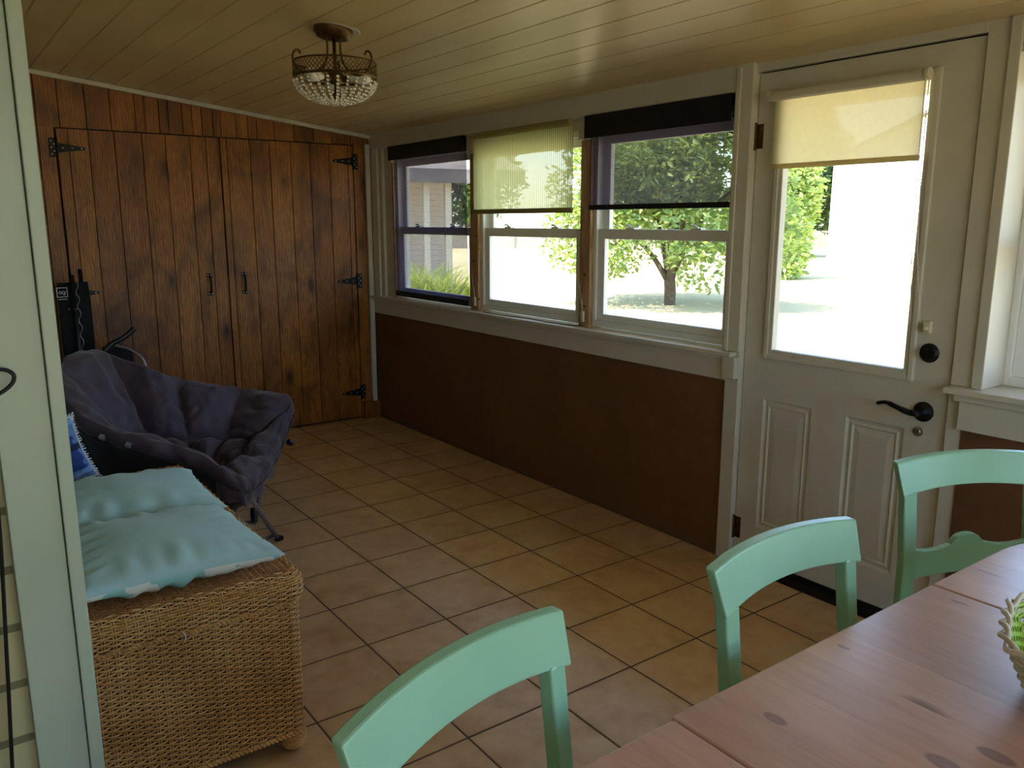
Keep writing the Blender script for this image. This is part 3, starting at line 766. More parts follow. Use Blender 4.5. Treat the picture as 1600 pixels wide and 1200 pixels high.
# ------------------------------------------------------------------ woven chest
def strips(P, N_, S, hw, ht):
    """numpy ribbons: P (n,3) centre points, N_ normals, S side dirs; returns verts (n*4)"""
    return np.stack([P+N_*ht+S*hw*.35, P+S*hw, P-N_*ht*.6, P-S*hw], 1).reshape(-1, 3) if False else np.stack([P+N_*ht, P+S*hw, P-N_*ht, P-S*hw], 1).reshape(-1, 3)
class Rib:
    def __init__(s): s.v = []; s.f = []; s.n = 0
    def add(s, P, N_, S, hw, ht, closed=False):
        V = strips(P, N_, S, hw, ht); m = len(P); s.v.append(V)
        idx = np.arange(m if closed else m-1); nxt = (idx+1) % m
        for k in range(4):
            k2 = (k+1) % 4
            s.f.append(np.stack([s.n+idx*4+k, s.n+nxt*4+k, s.n+nxt*4+k2, s.n+idx*4+k2], 1))
        s.n += m*4
    def get(s): return (np.concatenate(s.v).tolist(), np.concatenate(s.f).tolist())
def rrect(x0, x1, y0, y1, r, step):
    P = []
    def arc(cx, cy, a0):
        for i in range(7): a = a0+i/6*PI/2; P.append((cx+r*math.cos(a), cy+r*math.sin(a)))
    arc(x1-r, y1-r, 0); arc(x0+r, y1-r, PI/2); arc(x0+r, y0+r, PI); arc(x1-r, y0+r, 1.5*PI)
    P = np.array(P+[P[0]]); d = np.r_[0, np.cumsum(np.hypot(*np.diff(P, axis=0).T))]
    n = int(round(d[-1]/step)); n += n % 2
    return P, d, n
def resample(P, d, n):
    t = np.linspace(0, d[-1], n, endpoint=False)
    X = np.interp(t, d, P[:, 0]); Y = np.interp(t, d, P[:, 1])
    tx = np.roll(X, -1)-np.roll(X, 1); ty = np.roll(Y, -1)-np.roll(Y, 1); L = np.hypot(tx, ty)
    return X, Y, ty/L, -tx/L          # outward normal for ccw loops
def weave_band(x0, x1, y0, y1, rc, prof, pitch, sp, amp, hw, ht, stake_r, wig=.0):
    """prof: list of (offset, z) points; rows of weavers over stakes along the perimeter"""
    rb = Rib(); P, d, ns = rrect(x0, x1, y0, y1, rc, sp); sub = 4; X, Y, NX, NY = resample(P, d, ns*sub)
    pr = np.array(prof); pd = np.r_[0, np.cumsum(np.hypot(*np.diff(pr, axis=0).T))]; nr = int(pd[-1]/pitch)
    ph = np.arange(ns*sub)/sub*PI
    for j in range(nr+1):
        tt = pd[-1]*j/nr; off = np.interp(tt, pd, pr[:, 0]); z = np.interp(tt, pd, pr[:, 1])
        o2 = np.interp(min(tt+.002, pd[-1]), pd, pr[:, 0])-np.interp(max(tt-.002, 0), pd, pr[:, 0]); z2 = np.interp(min(tt+.002, pd[-1]), pd, pr[:, 1])-np.interp(max(tt-.002, 0), pd, pr[:, 1])
        L = math.hypot(o2, z2); so, sz = o2/L, z2/L          # tangent along profile; normal = (sz,-so)
        if sz < 0 and False: so, sz = -so, -sz
        no, nz = sz, -so
        D = amp*np.sin(ph+j*PI)+random.uniform(-.0005, .0005)
        jit = np.sin(ph*.37+j)*wig
        Pn = np.stack([X+NX*(off+D*no+jit*so), Y+NY*(off+D*no+jit*so), np.full_like(X, z)+D*nz+jit*sz], 1)
        Nn = np.stack([NX*no, NY*no, np.full_like(X, nz)], 1); Sn = np.stack([NX*so, NY*so, np.full_like(X, sz)], 1)
        rb.add(Pn, Nn, Sn, hw, ht, True)
    idx = (np.arange(ns)*sub+sub//2) % (ns*sub)
    for i in idx:
        for dd in (-.0032, .0032):
            m = len(prof)*2; tt = np.linspace(0, pd[-1], m); off = np.interp(tt, pd, pr[:, 0]); z = np.interp(tt, pd, pr[:, 1])
            tx, ty = -NY[i], NX[i]
            Pn = np.stack([X[i]+NX[i]*off+tx*dd, Y[i]+NY[i]*off+ty*dd, z], 1)
            Nn = np.tile([NX[i], NY[i], 0], (m, 1)); Sn = np.tile([tx, ty, 0], (m, 1)); rb.add(Pn, Nn, Sn, stake_r, stake_r)
    return rb.get()
CX0, CX1, CY0, CY1 = -2.62, -2.052, -3.578, -2.36
chest = empty('wicker_chest', ((CX0+CX1)/2, (CY0+CY1)/2, 0), label='honey wicker storage chest with ball feet under mint cushions', cat='chest')
ch_off = Vector((-(CX0+CX1)/2, -(CY0+CY1)/2, 0))
def cadd(name, g, m, par=chest, **kw):
    o = obj(name, g, m, par, **kw)
    if par is chest: o.location = ch_off
    return o
body = weave_band(CX0, CX1, CY0, CY1, .022, [(0, .065), (0, .455)], .0080, .026, .0046, .0034, .0024, .0026, .0005)
cadd('body', body, M['wicker'])
cadd('inner_shell', bx(CX0+.006, CX1-.006, CY0+.006, CY1-.006, .062, .53), M['wicker_dark'])
lidp = [(.003, .462), (.012, .468), (.019, .482), (.021, .502), (.018, .522), (.008, .538), (-.008, .546)]
lid = weave_band(CX0, CX1, CY0, CY1, .03, lidp, .0070, .026, .0040, .0030, .0024, .0022)
cadd('lid_rim', lid, M['wicker'])
# wrapped band under the lid and at the base, and diagonal wrap at the corner
rb = Rib()
for z, off, hw, ht in ((.457, .004, .006, .004), (.06, .002, .006, .005)):
    P, d, ns = rrect(CX0, CX1, CY0, CY1, .022, .006); X, Y, NX, NY = resample(P, d, ns)
    ph = np.arange(ns)*PI/2
    for s_ in (0, 1):
        D = .003*np.sin(ph+s_*PI); Z = z+.004*np.cos(ph+s_*PI)
        rb.add(np.stack([X+NX*(off+D), Y+NY*(off+D), Z], 1), np.stack([NX, NY, 0*X], 1), np.tile([0, 0, 1.], (ns, 1)), hw, ht, True)
cadd('braided_edging', rb.get(), M['wicker'])
# lid top weave
rb = Rib(); y = CY0+.004; j = 0
xs = np.arange(CX0+.004, CX1-.003, .0045)
while y < CY1-.004:
    D = .0032*np.sin(xs/.018*PI+j*PI)
    rb.add(np.stack([xs, np.full_like(xs, y), .546+D], 1), np.tile([0, 0, 1.], (len(xs), 1)), np.tile([0, 1., 0], (len(xs), 1)), .0030, .002)
    y += .0066; j += 1
for x_ in np.arange(CX0+.013, CX1-.006, .018):
    rb.add(np.array([[x_, CY0+.004, .546], [x_, CY1-.004, .546]]), np.tile([0, 0, 1.], (2, 1)), np.tile([1., 0, 0], (2, 1)), .0026, .002)
cadd('lid_top', rb.get(), M['wicker_lid'])
for fx in (CX0+.045, CX1-.028):
    for fy in (CY0+.028, CY1-.045):
        rb = Rib()
        for j in range(17):
            th = -PI/2+PI*(j+.5)/17*.92; rr = .036*math.cos(th)**.7+.002; z = .036+.034*math.sin(th); n = 28
            a = np.arange(n)*2*PI/n
            rb.add(np.stack([fx+rr*np.cos(a), fy+rr*np.sin(a), np.full(n, z)], 1), np.stack([np.cos(a), np.sin(a), 0*a], 1), np.tile([0, 0, 1.], (n, 1)), .0028, .0022, True)
        f = cadd('foot', rb.get(), M['wicker'])
        bm = BM(); lathe(bm, [(0, 0)]+[(.035*math.cos(-PI/2+PI*i/10)**.7 if 0 < i < 10 else 0.001, .035+.035*math.sin(-PI/2+PI*i/10)) for i in range(1, 11)], 20, Matrix.Translation((fx, fy, 0)))
        obj('foot_core', bm, M['wicker'], f)
bm = BM(); tube(bm, spline([(-2.368, CY0-.006, .470), (-2.360, CY0-.014, .460), (-2.3575, CY0-.014, .448), (-2.361, CY0-.010, .436)], 6), .0016, 6)
cadd('white_tie', bm, M['vinyl'], label='short white plastic tie')

# ------------------------------------------------------------------ cushions
def cushion_mesh(w_, d_, h_, n=44, seed=0, wr=1.0, pinch=.09):
    rr = np.random.default_rng(seed); V = []; F = []; mi = []
    ks = [(rr.uniform(4, 9), rr.uniform(0, 6), rr.uniform(.5, 1)) for _ in range(8)]
    def P(u, v, s):
        x = u*(1-pinch*(1-v*v)**1.0*abs(u)); y = v*(1-pinch*(1-u*u)*abs(v))
        e = max(0, (1-u**2))*max(0, (1-v**2)); t_ = e**.42
        edge = math.exp(-((1-max(abs(u), abs(v)))/.28)**2)*(1 if e > 0 else 0)
        tpar = u if abs(v) > abs(u) else v+3
        cr = sum(a*math.sin(f*tpar*3.1+p) for f, p, a in ks)/8
        z = s*h_*.5*t_*(1+.85*wr*edge*cr*t_**.3)
        z += wr*.004*math.sin(5*u+3*v+seed)*t_
        return (x*w_/2, y*d_/2, z)
    for s in (1, -1):
        for j in range(n+1):
            for i in range(n+1):
                u = -1+2*i/n; v = -1+2*j/n
                u = math.sin(u*PI/2)*.5+u*.5; v = math.sin(v*PI/2)*.5+v*.5
                V.append(P(u, v, s))
    o = (n+1)**2
    for s in (0, 1):
        for j in range(n):
            for i in range(n):
                a = s*o+j*(n+1)+i; f = (a, a+1, a+n+2, a+n+1); F.append(f if s == 0 else f[::-1]); mi.append(s)
    return V, F, mi
def cushion(name, w_, d_, h_, loc, rot, mats, seed, label, wr=1.0):
    V, F, mi = cushion_mesh(w_, d_, h_, 44, seed, wr)
    o = obj(name, (V, F), mats, None, smooth=True); bm = BM(); bm.from_mesh(o.data)
    for f, m_ in zip(bm.faces, mi): f.material_index = m_
    bmesh.ops.remove_doubles(bm, verts=bm.verts, dist=.0004); bm.to_mesh(o.data); bm.free()
    o.location = loc; o.rotation_euler = rot
    tag(o, label, 'cushion'); return o
c1 = cushion('seat_cushion', .52, .49, .135, (-2.352, -3.345, .610), (.0, math.radians(2), math.radians(3)), [M['cushion'], M['print']], 3, 'mint green cushion with printed underside at the front of the wicker chest')
c2 = cushion('seat_cushion', .50, .44, .13, (-2.338, -2.882, .611), (math.radians(1), math.radians(1), math.radians(-1)), [M['cushion'], M['print']], 8, 'plain mint green cushion at the far end of the wicker chest, behind the other')
c1['group'] = c2['group'] = 'cushions on the wicker chest'
c3 = cushion('throw_cushion', .23, .23, .07, (-2.50, -2.44, .668), (math.radians(82), math.radians(-15), math.radians(6)), [M['plaid'], M['plaid']], 5, 'blue plaid cushion with white fringe propped behind the door frame')
bm = BM(); P = []
for e in range(4):
    for i in range(24):
        u = -1+2*i/24; pn = 1-.09*(1-u*u)
        x_, y_ = ((u, -pn), (pn, u), (-u, pn), (-pn, -u))[e]; P.append((x_*.115, y_*.115, 0))
for i, p in enumerate(P):
    for k in range(3):
        q = (p[0]*(1.09+.02*random.random())+random.uniform(-.003, .003), p[1]*(1.09+.02*random.random())+random.uniform(-.003, .003), random.uniform(-.008, .008))
        tube(bm, [p, q], [.0022, .0012], 4)
tube(bm, P, .003, 5, closed=True)
obj('fringe', bm, M['fringe'], c3)

# ------------------------------------------------------------------ padded camp chair
def camp_chair():
    base = Vector((-1.83, -1.85, 0))
    root = empty('club_camp_chair', base, label='dark plum padded folding club chair beside the wicker chest', cat='camping chair')
    rim = [(-1.285, -1.50, .565), (-1.42, -1.35, .60), (-1.60, -1.33, .645), (-1.80, -1.36, .71), (-1.98, -1.36, .80), (-2.15, -1.36, .885), (-2.30, -1.55, .885), (-2.37, -1.82, .80),
           (-2.28, -2.03, .69), (-2.13, -2.15, .625), (-1.97, -2.20, .56), (-1.83, -2.30, .455), (-1.73, -2.20, .41), (-1.56, -1.92, .40), (-1.40, -1.66, .44)]
    R_ = spline(rim, 10, closed=True); n = len(R_); m = 44
    ctr = Vector((-1.83, -1.78, .335))
    V = []; F = []
    for j in range(m+1):
        t_ = j/m
        for i in range(n):
            a = i/n; p = R_[i]; q = ctr.lerp(p, t_**.8)
            z = ctr.z+(p.z-ctr.z)*t_**2.0
            # quilted puffs: radial seams and two ring seams
            ang = i/n*2*PI
            rad = abs(math.sin(ang*4.5+.6)); ringp = abs(math.sin(PI*(t_*1.9+.05)))
            puff = .10*(rad**.33)*(ringp**.33)*min(1, t_*2.5)
            nz = mnoise.noise(Vector((q.x*7, q.y*7, z*7)))+.6*mnoise.noise(Vector((q.x*17, q.y*17, z*11)))
            rd = 1-abs(mnoise.noise(Vector((q.x*5+3, q.y*5, z*9))))
            wr = -.022*rd**14*min(1, t_*3)+.022*nz*min(1, t_*2)+.007*math.sin(i*.9+t_*9)*t_*t_
            nrm = Vector((ctr.x-p.x, ctr.y-p.y, .35+.6*(1-t_))).normalized()
            v = Vector((q.x, q.y, z))+nrm*(puff+wr-.03)
            if j == m: v = Vector(p)+Vector((0, 0, .006*math.sin(i*.8)))
            V.append(v-base)
    for j in range(m):
        for i in range(n):
            a = j*n+i; b = j*n+(i+1) % n; F.append((a, b, b+n, a+n))
    # outer roll over the rim
    k0 = len(V)
    steps = [(.02, .008), (.034, -.015), (.036, -.045), (.02, -.07)]
    for (o_, dz) in steps:
        for i in range(n):
            p = R_[i]; out = Vector((p.x-ctr.x, p.y-ctr.y, 0)).normalized()
            V.append(p+out*(o_+.007*math.sin(i*.9))+Vector((0, 0, dz+.005*math.sin(i*1.3)))-base)
    for s in range(len(steps)):
        r0 = m*n if s == 0 else k0+(s-1)*n; r1 = k0+s*n
        for i in range(n): F.append((r0+i, r0+(i+1) % n, r1+(i+1) % n, r1+i))
    o = obj('padded_seat', ([tuple(v) for v in V], F), M['camp'], root, smooth=True)
    sb = o.modifiers.new('sub', 'SUBSURF'); sb.levels = 1; sb.render_levels = 1
    # outer canvas sling
    V = []; F = []; mm = 14; bc = Vector((-1.84, -1.80, .22))
    for j in range(mm+1):
        t_ = j/mm
        for i in range(n):
            p = R_[i]; out = Vector((p.x-ctr.x, p.y-ctr.y, 0)).normalized()
            top_ = p+out*.022+Vector((0, 0, -.05)); q = bc.lerp(top_, t_**.34); q.z = bc.z+(top_.z-bc.z)*t_**2.2
            q.z += .006*math.sin(i*.6+j)
            V.append(tuple(q-base))
    for j in range(mm):
        for i in range(n):
            a = j*n+i; b = j*n+(i+1) % n; F.append((a, a+n, b+n, b))
    V.append(tuple(bc-base)); kk = len(V)-1
    obj('sling', (V, F), M['camp_out'], root, smooth=True)
    # hanging front valance with tie tabs
    bm = BM(); fr = [Vector(R_[i]) for i in range(int(n*.70), n-3)]
    prev = None
    for i, p in enumerate(fr):
        out = Vector((p.x-ctr.x, p.y-ctr.y, 0)).normalized(); dr = .115-.075*i/len(fr)+.012*math.sin(i*.8)
        row = [bm.verts.new(p-base+out*(.03+.008*math.sin(i*1.1)*q)+Vector((0, 0, -.02-dr*q))) for q in (0, .33, .66, 1)]
        if prev:
            for q in range(3): bm.faces.new((prev[q], row[q], row[q+1], prev[q+1]))
        prev = row
    vo = obj('front_valance', bm, M['camp'], root, smooth=True)
    sm = vo.modifiers.new('s', 'SOLIDIFY'); sm.thickness = .006
    # hoop tube inside the hem
    bm = BM(); tube(bm, [p-base+Vector((p.x-ctr.x, p.y-ctr.y, 0)).normalized()*.024+Vector((0, 0, -.062)) for p in R_[::3]], .010, 8, closed=True); obj('hoop', bm, M['camp_out'], root, smooth=True)
    g = M['grey_tube']
    def leg(a, b, name='leg'):
        bm = BM(); tube(bm, [Vector(a)-base, Vector(b)-base], .0115, 12); l = obj(name, bm, g, root, smooth=True); return l
    def cap(l, p, d, s=.03):
        bm = BM(); d = Vector(d).normalized(); tube(bm, [Vector(p)-base-d*s*.2, Vector(p)-base+d*s], .016, 12); obj('end_cap', bm, M['plastic'], l)
    FF = (-1.365, -1.70, .385); NF = (-1.80, -2.24, .40)       # upper front tube ends
    fA = (-1.60, -2.05, .02); fB = (-1.585, -1.72, .02)
    fA = (-1.565, -2.03, .018); fB = (-1.60, -1.79, .018)
    l1 = leg((-1.79, -2.235, .40), fA); l2 = leg((-1.44, -1.67, .385), fB)
    cap(l1, fA, (.6, .5, -.35)); cap(l2, (-1.36, -1.69, .38), (1, .2, -.5), .022)
    fC = (-2.22, -1.45, .018); fD = (-2.2, -2.08, .018)
    l3 = leg((-2.34, -2.0, .56), fC); l4 = leg((-2.12, -1.36, .52), fD)
    cap(l3, fC, (0, .4, -.3)); cap(l4, fD, (0, -.4, -.3))
    leg((fA[0], fA[1], .03), (fD[0], fD[1], .03), 'floor_rail'); leg((fB[0], fB[1], .03), (fC[0], fC[1], .03), 'floor_rail')
    bm = BM(); tube(bm, [Vector((-1.60, -1.81, .035))-base, Vector((-1.588, -1.775, .095))-base], .017, 10); obj('joint', bm, M['plastic'], root)
    # two metal glints where the hoop shows through the cover
    for i in (int(n*.548), int(n*.585)):
        bm = BM(); P = [R_[i+q]-base+(Vector((R_[i].x-ctr.x, R_[i].y-ctr.y, 0)).normalized()*.034)+Vector((0, 0, -.035)) for q in range(2)]
        tube(bm, P, .012, 8); obj('exposed_tube', bm, M['grey_tube'], root, label='short bare metal bit of the seat hoop')
    return root
camp_chair()

# ------------------------------------------------------------------ folded black chairs in the corner
def folded_bag():
    b = Vector((-2.07, -.20, 0))
    r = empty('folded_chair', b, math.radians(0), label='tall black folded chair with small white square emblem against the wood wall', cat='folding chair')
    bm = BM()
    for k in range(5):
        y = -.03+.016*k; w_ = .085-.004*k
        V = []
        for z, ww in ((.05, .9), (.5, 1), (1.02, 1.03), (1.14-.01*k, .96)):
            V.append([(-w_*ww, y-.006, z), (w_*ww*.98, y-.006, z), (w_*ww*.98, y+.007, z), (-w_*ww, y+.007, z)])
        rows = [[bm.verts.new(p) for p in q] for q in V]
        bm.faces.new(rows[0][::-1]); bm.faces.new(rows[-1])
        for A_, B_ in zip(rows, rows[1:]):
            for i in range(4): bm.faces.new((A_[i], A_[(i+1) % 4], B_[(i+1) % 4], B_[i]))
    obj('folded_fabric', bm, M['canvas'], r, bevel=.004)
    for (x_, dz, y_) in ((-.005, 1.185, -.05), (.05, 1.215, -.02), (-.07, 1.1, .0), (.075, 1.12, .01)):
        bm = BM(); tube(bm, [(x_, y_, .0), (x_*.9, y_, dz)], .012, 10); t_ = obj('frame_tube', bm, M['plastic'], r, smooth=True)
    bm = BM(); P = [(.016+.008*math.sin(i*.9), -.046, .6+.012*i) for i in range(46)]
    tube(bm, P, .0022, 5); obj('piping_cord', bm, M['grey_tube'], r)
    # white square outline with a rounded monogram
    bm = BM(); ex, ez, s = -.062, 1.085, .028; y_ = -.0385
    for a_, b_, c_, d_ in ((-s, s, s-.003, s), (-s, s, -s, -s+.003), (-s, -s+.003, -s, s), (s-.003, s, -s, s)):
        box(bm, ex+a_, ex+b_, y_-.001, y_, ez+c_, ez+d_)
    def ring_(cx_, cz_, r_): tube(bm, [(ex+cx_+r_*math.cos(2*PI*i/14), y_, ez+cz_+r_*math.sin(2*PI*i/14)) for i in range(14)], .0014, 4, closed=True)
    ring_(-.010, -.002, .007); ring_(.008, -.002, .007)
    tube(bm, spline([(ex+.015, y_, ez+.005), (ex+.015, y_, ez-.012), (ex+.006, y_, ez-.016)], 4), .0014, 4)
    box(bm, ex-.022, ex+.024, y_-.001, y_, ez-.042, ez-.039)
    obj('emblem', bm, M['vinyl'], r, label='small white square emblem')
    for (x_, z_) in ((-.035, .985), (-.005, .985)):
        bm = BM(); lathe(bm, [(0, .003), (.005, 0)], 8, axis_mat((x_, -.062 if x_ > -.02 else -.037, z_), (0, -1, 0)))
        obj('rivet', bm, M['chrome'], r)
folded_bag()
def folded_lean():
    b = Vector((-1.865, -.42, -.0))
    r = empty('folded_chair', b, label='black folded chair with pale grey strap leaning behind the plum camp chair', cat='folding chair')
    bm = BM()
    for k in range(3):
        hexa(bm, [(-.1+.02*k, -.05+.03*k, 0), (.06+.02*k, -.05+.03*k, 0), (.06+.02*k, -.025+.03*k, 0), (-.1+.02*k, -.025+.03*k, 0)],
                 [(-.14+.02*k, .02+.03*k, .72+.02*k), (.0+.03*k, .02+.03*k, .78-.02*k), (.0+.03*k, .045+.03*k, .78-.02*k), (-.14+.02*k, .045+.03*k, .72+.02*k)])
    obj('folded_fabric', bm, M['canvas'], r, bevel=.006)
    bm = BM(); tube(bm, spline([(-.13, .0, .72), (-.06, .02, .78), (.01, .04, .81), (.08, .05, .86)], 4), .016, 10); obj('frame_tube', bm, M['plastic'], r)
    bm = BM(); tube(bm, spline([(-.04, -.0, .775), (.02, -.05, .755), (.08, -.09, .70), (.10, -.11, .6)], 5), .007, 8); obj('strap', bm, M['grey_tube'], r, label='pale grey strap')
folded_lean()

# ------------------------------------------------------------------ dining table
def table():
    ZT = .745; th = .028
    r = empty('dining_table', (-1.45, -5.35, 0), label='pinkish pine extending dining table with rounded ends', cat='table')
    ox, oy = 1.45, 5.35
    ya, yb = -4.855, -5.86
    def outline(x0, x1):
        """leaf outline between x0<x1 with the rounded corners of the table ends"""
        P = []; rc = .36; xe0, xe1 = -2.75, -.50
        def ylim(x):
            if x > xe1-rc: q = (x-(xe1-rc))/rc; return rc*(1-math.sqrt(max(0, 1-q*q)))
            if x < xe0+rc: q = ((xe0+rc)-x)/rc; return rc*(1-math.sqrt(max(0, 1-q*q)))
            return 0
        n = 26; xs_ = [x0+(x1-x0)*i/n for i in range(n+1)]
        if x1 >= xe1-1e-6: xs_ = [x0]+[xe1-rc+rc*math.sin(PI/2*i/n) for i in range(n+1)]
        if x0 <= xe0+1e-6: xs_ = [xe0+rc-rc*math.cos(PI/2*i/n) for i in range(n+1)]+[x1]
        for x_ in xs_: P.append((x_+ox, yb+ylim(x_)+oy))
        for x_ in xs_[::-1]: P.append((x_+ox, ya-ylim(x_)+oy))
        return P
    for (x0, x1, dy, nb) in ((-2.75, -1.9505, -.008, 8), (-1.9475, -1.1615, 0, 8), (-1.1585, -.50, 0, 7)):
        P = outline(x0, x1); bm = BM()
        Q = []
        for p in P:
            if not Q or (Vector(p)-Vector(Q[-1])).length > 1e-4: Q.append((p[0], p[1]+(dy if p[1] > 0 else -dy)))
        if (Vector(Q[0])-Vector(Q[-1])).length < 1e-4: Q.pop()
        extr(bm, Q, 'z', ZT-th, ZT)
        nx = max(3, round((x1-x0)/.105))
        for k in range(1, nx):
            xx = x0+(x1-x0)*k/nx+ox
            bmesh.ops.bisect_plane(bm, geom=bm.verts[:]+bm.edges[:]+bm.faces[:], plane_co=(xx, 0, 0), plane_no=(1, 0, 0))
        o = obj('tabletop_leaf', bm, M['table'], r)
        me = o.data; at = me.attributes.new('board', 'FLOAT', 'FACE')
        sd_ = [random.random() for k in range(nx+2)]
        vals = [sd_[max(0, min(nx+1, int((pl.center.x-ox-x0)/(x1-x0)*nx)))] for pl in me.polygons]
        at.data.foreach_set('value', vals)
        b_ = o.modifiers.new('b', 'BEVEL'); b_.width = .004; b_.segments = 2; b_.limit_method = 'ANGLE'; b_.angle_limit = math.radians(50)
    bm = BM()
    box(bm, -2.35+ox, -.9+ox, ya-.16+oy, ya-.138+oy, .63, .717); box(bm, -2.35+ox, -.9+ox, yb+.138+oy, yb+.16+oy, .63, .717)
    box(bm, -2.37+ox, -2.348+ox, yb+.14+oy, ya-.14+oy, .63, .717); box(bm, -.9+ox, -.878+ox, yb+.14+oy, ya-.14+oy, .63, .717)
    obj('apron', bm, M['table'], r)
    for lx in (-2.33, -.92):
        for ly in (ya-.17, yb+.17):
            bm = BM(); prof = [(0, 0), (.022, 0), (.026, .03), (.024, .1), (.032, .25), (.038, .42), (.03, .5), (.038, .52), (.03, .54), (.038, .57), (.038, .717), (0, .717)]
            lathe(bm, prof, 20, Matrix.Translation((lx+ox, ly+oy, 0))); obj('leg', bm, M['table'], r, smooth=True)
table()

# ------------------------------------------------------------------ dining chairs
def make_chair(slat=.545):
    r = empty('dining_chair'); m = M['mint']
    hw = .226
    def yl(z): return .222-.02*0 + (z-.45)*.115 - .02      # back line: leans away above the seat
    # crest rail: curved in plan and arched
    bm = BM(); n = 20; rows = []
    for i in range(n+1):
        u = -1+2*i/n; c = 1-u*u; cut = .010
        yt = .225+.032*c; z1 = .874+.010*c; z0 = .790+.013*c; th = .024; ln = .026
        rows.append([bm.verts.new(p) for p in (((hw-cut)*u, yt-ln, z0), (hw*u, yt, z1), (hw*u, yt+th, z1+.002), ((hw-cut)*u, yt+th-ln, z0+.002))])
    for A_, B_ in zip(rows, rows[1:]):
        for k in range(4): bm.faces.new((A_[k], A_[(k+1) % 4], B_[(k+1) % 4], B_[k]))
    bm.faces.new(rows[0]); bm.faces.new(rows[-1][::-1])
    obj('crest_rail', bm, m, r, bevel=.004)
    for s in (-1, 1):       # rear posts run from floor to the crest rail
        bm = BM(); pts = [(.0, .245), (.25, .205), (.45, .186), (.62, .188), (.80, .2085)]
        prev = None
        for z, y_ in pts:
            a, b = (s*.171, s*.209); x0, x1 = min(a, b), max(a, b)
            if z < .4: x0 += .004; x1 -= .004
            row = [bm.verts.new(p) for p in ((x0, y_, z), (x1, y_, z), (x1, y_+.028, z), (x0, y_+.028, z))]
            if prev:
                for k in range(4): bm.faces.new((prev[k], prev[(k+1) % 4], row[(k+1) % 4], row[k]))
            else: bm.faces.new(row[::-1])
            prev = row
        bm.faces.new(prev)
        obj('leg', bm, m, r, bevel=.004)
        bm = BM(); x0, x1 = (s*.172, s*.209) if s > 0 else (s*.209, s*.172)
        hexa(bm, [(x0+.005, -.19, 0), (x1-.005, -.19, 0), (x1-.005, -.158, 0), (x0+.005, -.158, 0)], [(x0, -.2, .435), (x1, -.2, .435), (x1, -.158, .435), (x0, -.158, .435)])
        obj('leg', bm, m, r, bevel=.003)
    # lower back slat with the shaped hump
    bm = BM(); n = 40; rows = []
    for i in range(n+1):
        u = -1+2*i/n; x_ = .17*u; c = 1-u*u; au = abs(u)
        top_ = slat - .010*math.sin(min(1, (1-au)/.72)*PI) if au > .26 else slat
        if au <= .26: top_ = slat+.026*math.sqrt(max(0, 1-(au/.26)**2))
        y_ = .19+.02*c
        rows.append([bm.verts.new(p) for p in ((x_, y_, slat-.08), (x_, y_+.004, top_), (x_, y_+.022, top_), (x_, y_+.018, slat-.08))])
    for A_, B_ in zip(rows, rows[1:]):
        for k in range(4): bm.faces.new((A_[k], A_[(k+1) % 4], B_[(k+1) % 4], B_[k]))
    bm.faces.new(rows[0]); bm.faces.new(rows[-1][::-1])
    obj('back_slat', bm, m, r, bevel=.002)
    bm = BM()
    P = [(-.2, -.215), (.2, -.215), (.215, -.2), (.205, .2), (-.205, .2), (-.215, -.2)]
    extr(bm, P, 'z', .436, .458); obj('seat', bm, m, r, bevel=.006)
    bm = BM(); box(bm, -.17, .17, -.19, -.172, .375, .436); box(bm, -.17, .17, .2, .218, .375, .436)
    box(bm, -.205, -.187, -.158, .2, .375, .436); box(bm, .187, .205, -.158, .2, .375, .436)
    obj('seat_frame', bm, m, r)
    for s in (-1, 1): obj('stretcher', bx(s*.192-.009, s*.192+.009, -.16, .225, .2, .235), m, r, bevel=.002)
    return r
def put_chair(c, pL, rz, label):
    """place so that the left front end of the crest rail (-.235,.225) is at pL"""
    c_, s_ = math.cos(rz), math.sin(rz); lx, ly = -.226, .225
    c.location = (pL[0]-(c_*lx-s_*ly), pL[1]-(s_*lx+c_*ly), 0); c.rotation_euler = (0, 0, rz)
    tag(c, label, 'chair', 'mint dining chairs around the table')
ch1 = make_chair()
put_chair(ch1, (-1.714, -4.736), 0, 'middle mint dining chair of the three, its crest rail just left of the glass door')
ch2 = copy_tree(ch1); put_chair(ch2, (-2.460, -4.799), math.radians(14.5), 'mint dining chair nearest the camera, at the bottom of the photo by the tiled floor')
ch3 = make_chair(.645); put_chair(ch3, (-.805, -4.573), math.radians(-25), 'mint dining chair at the far table end, in front of the door handle')

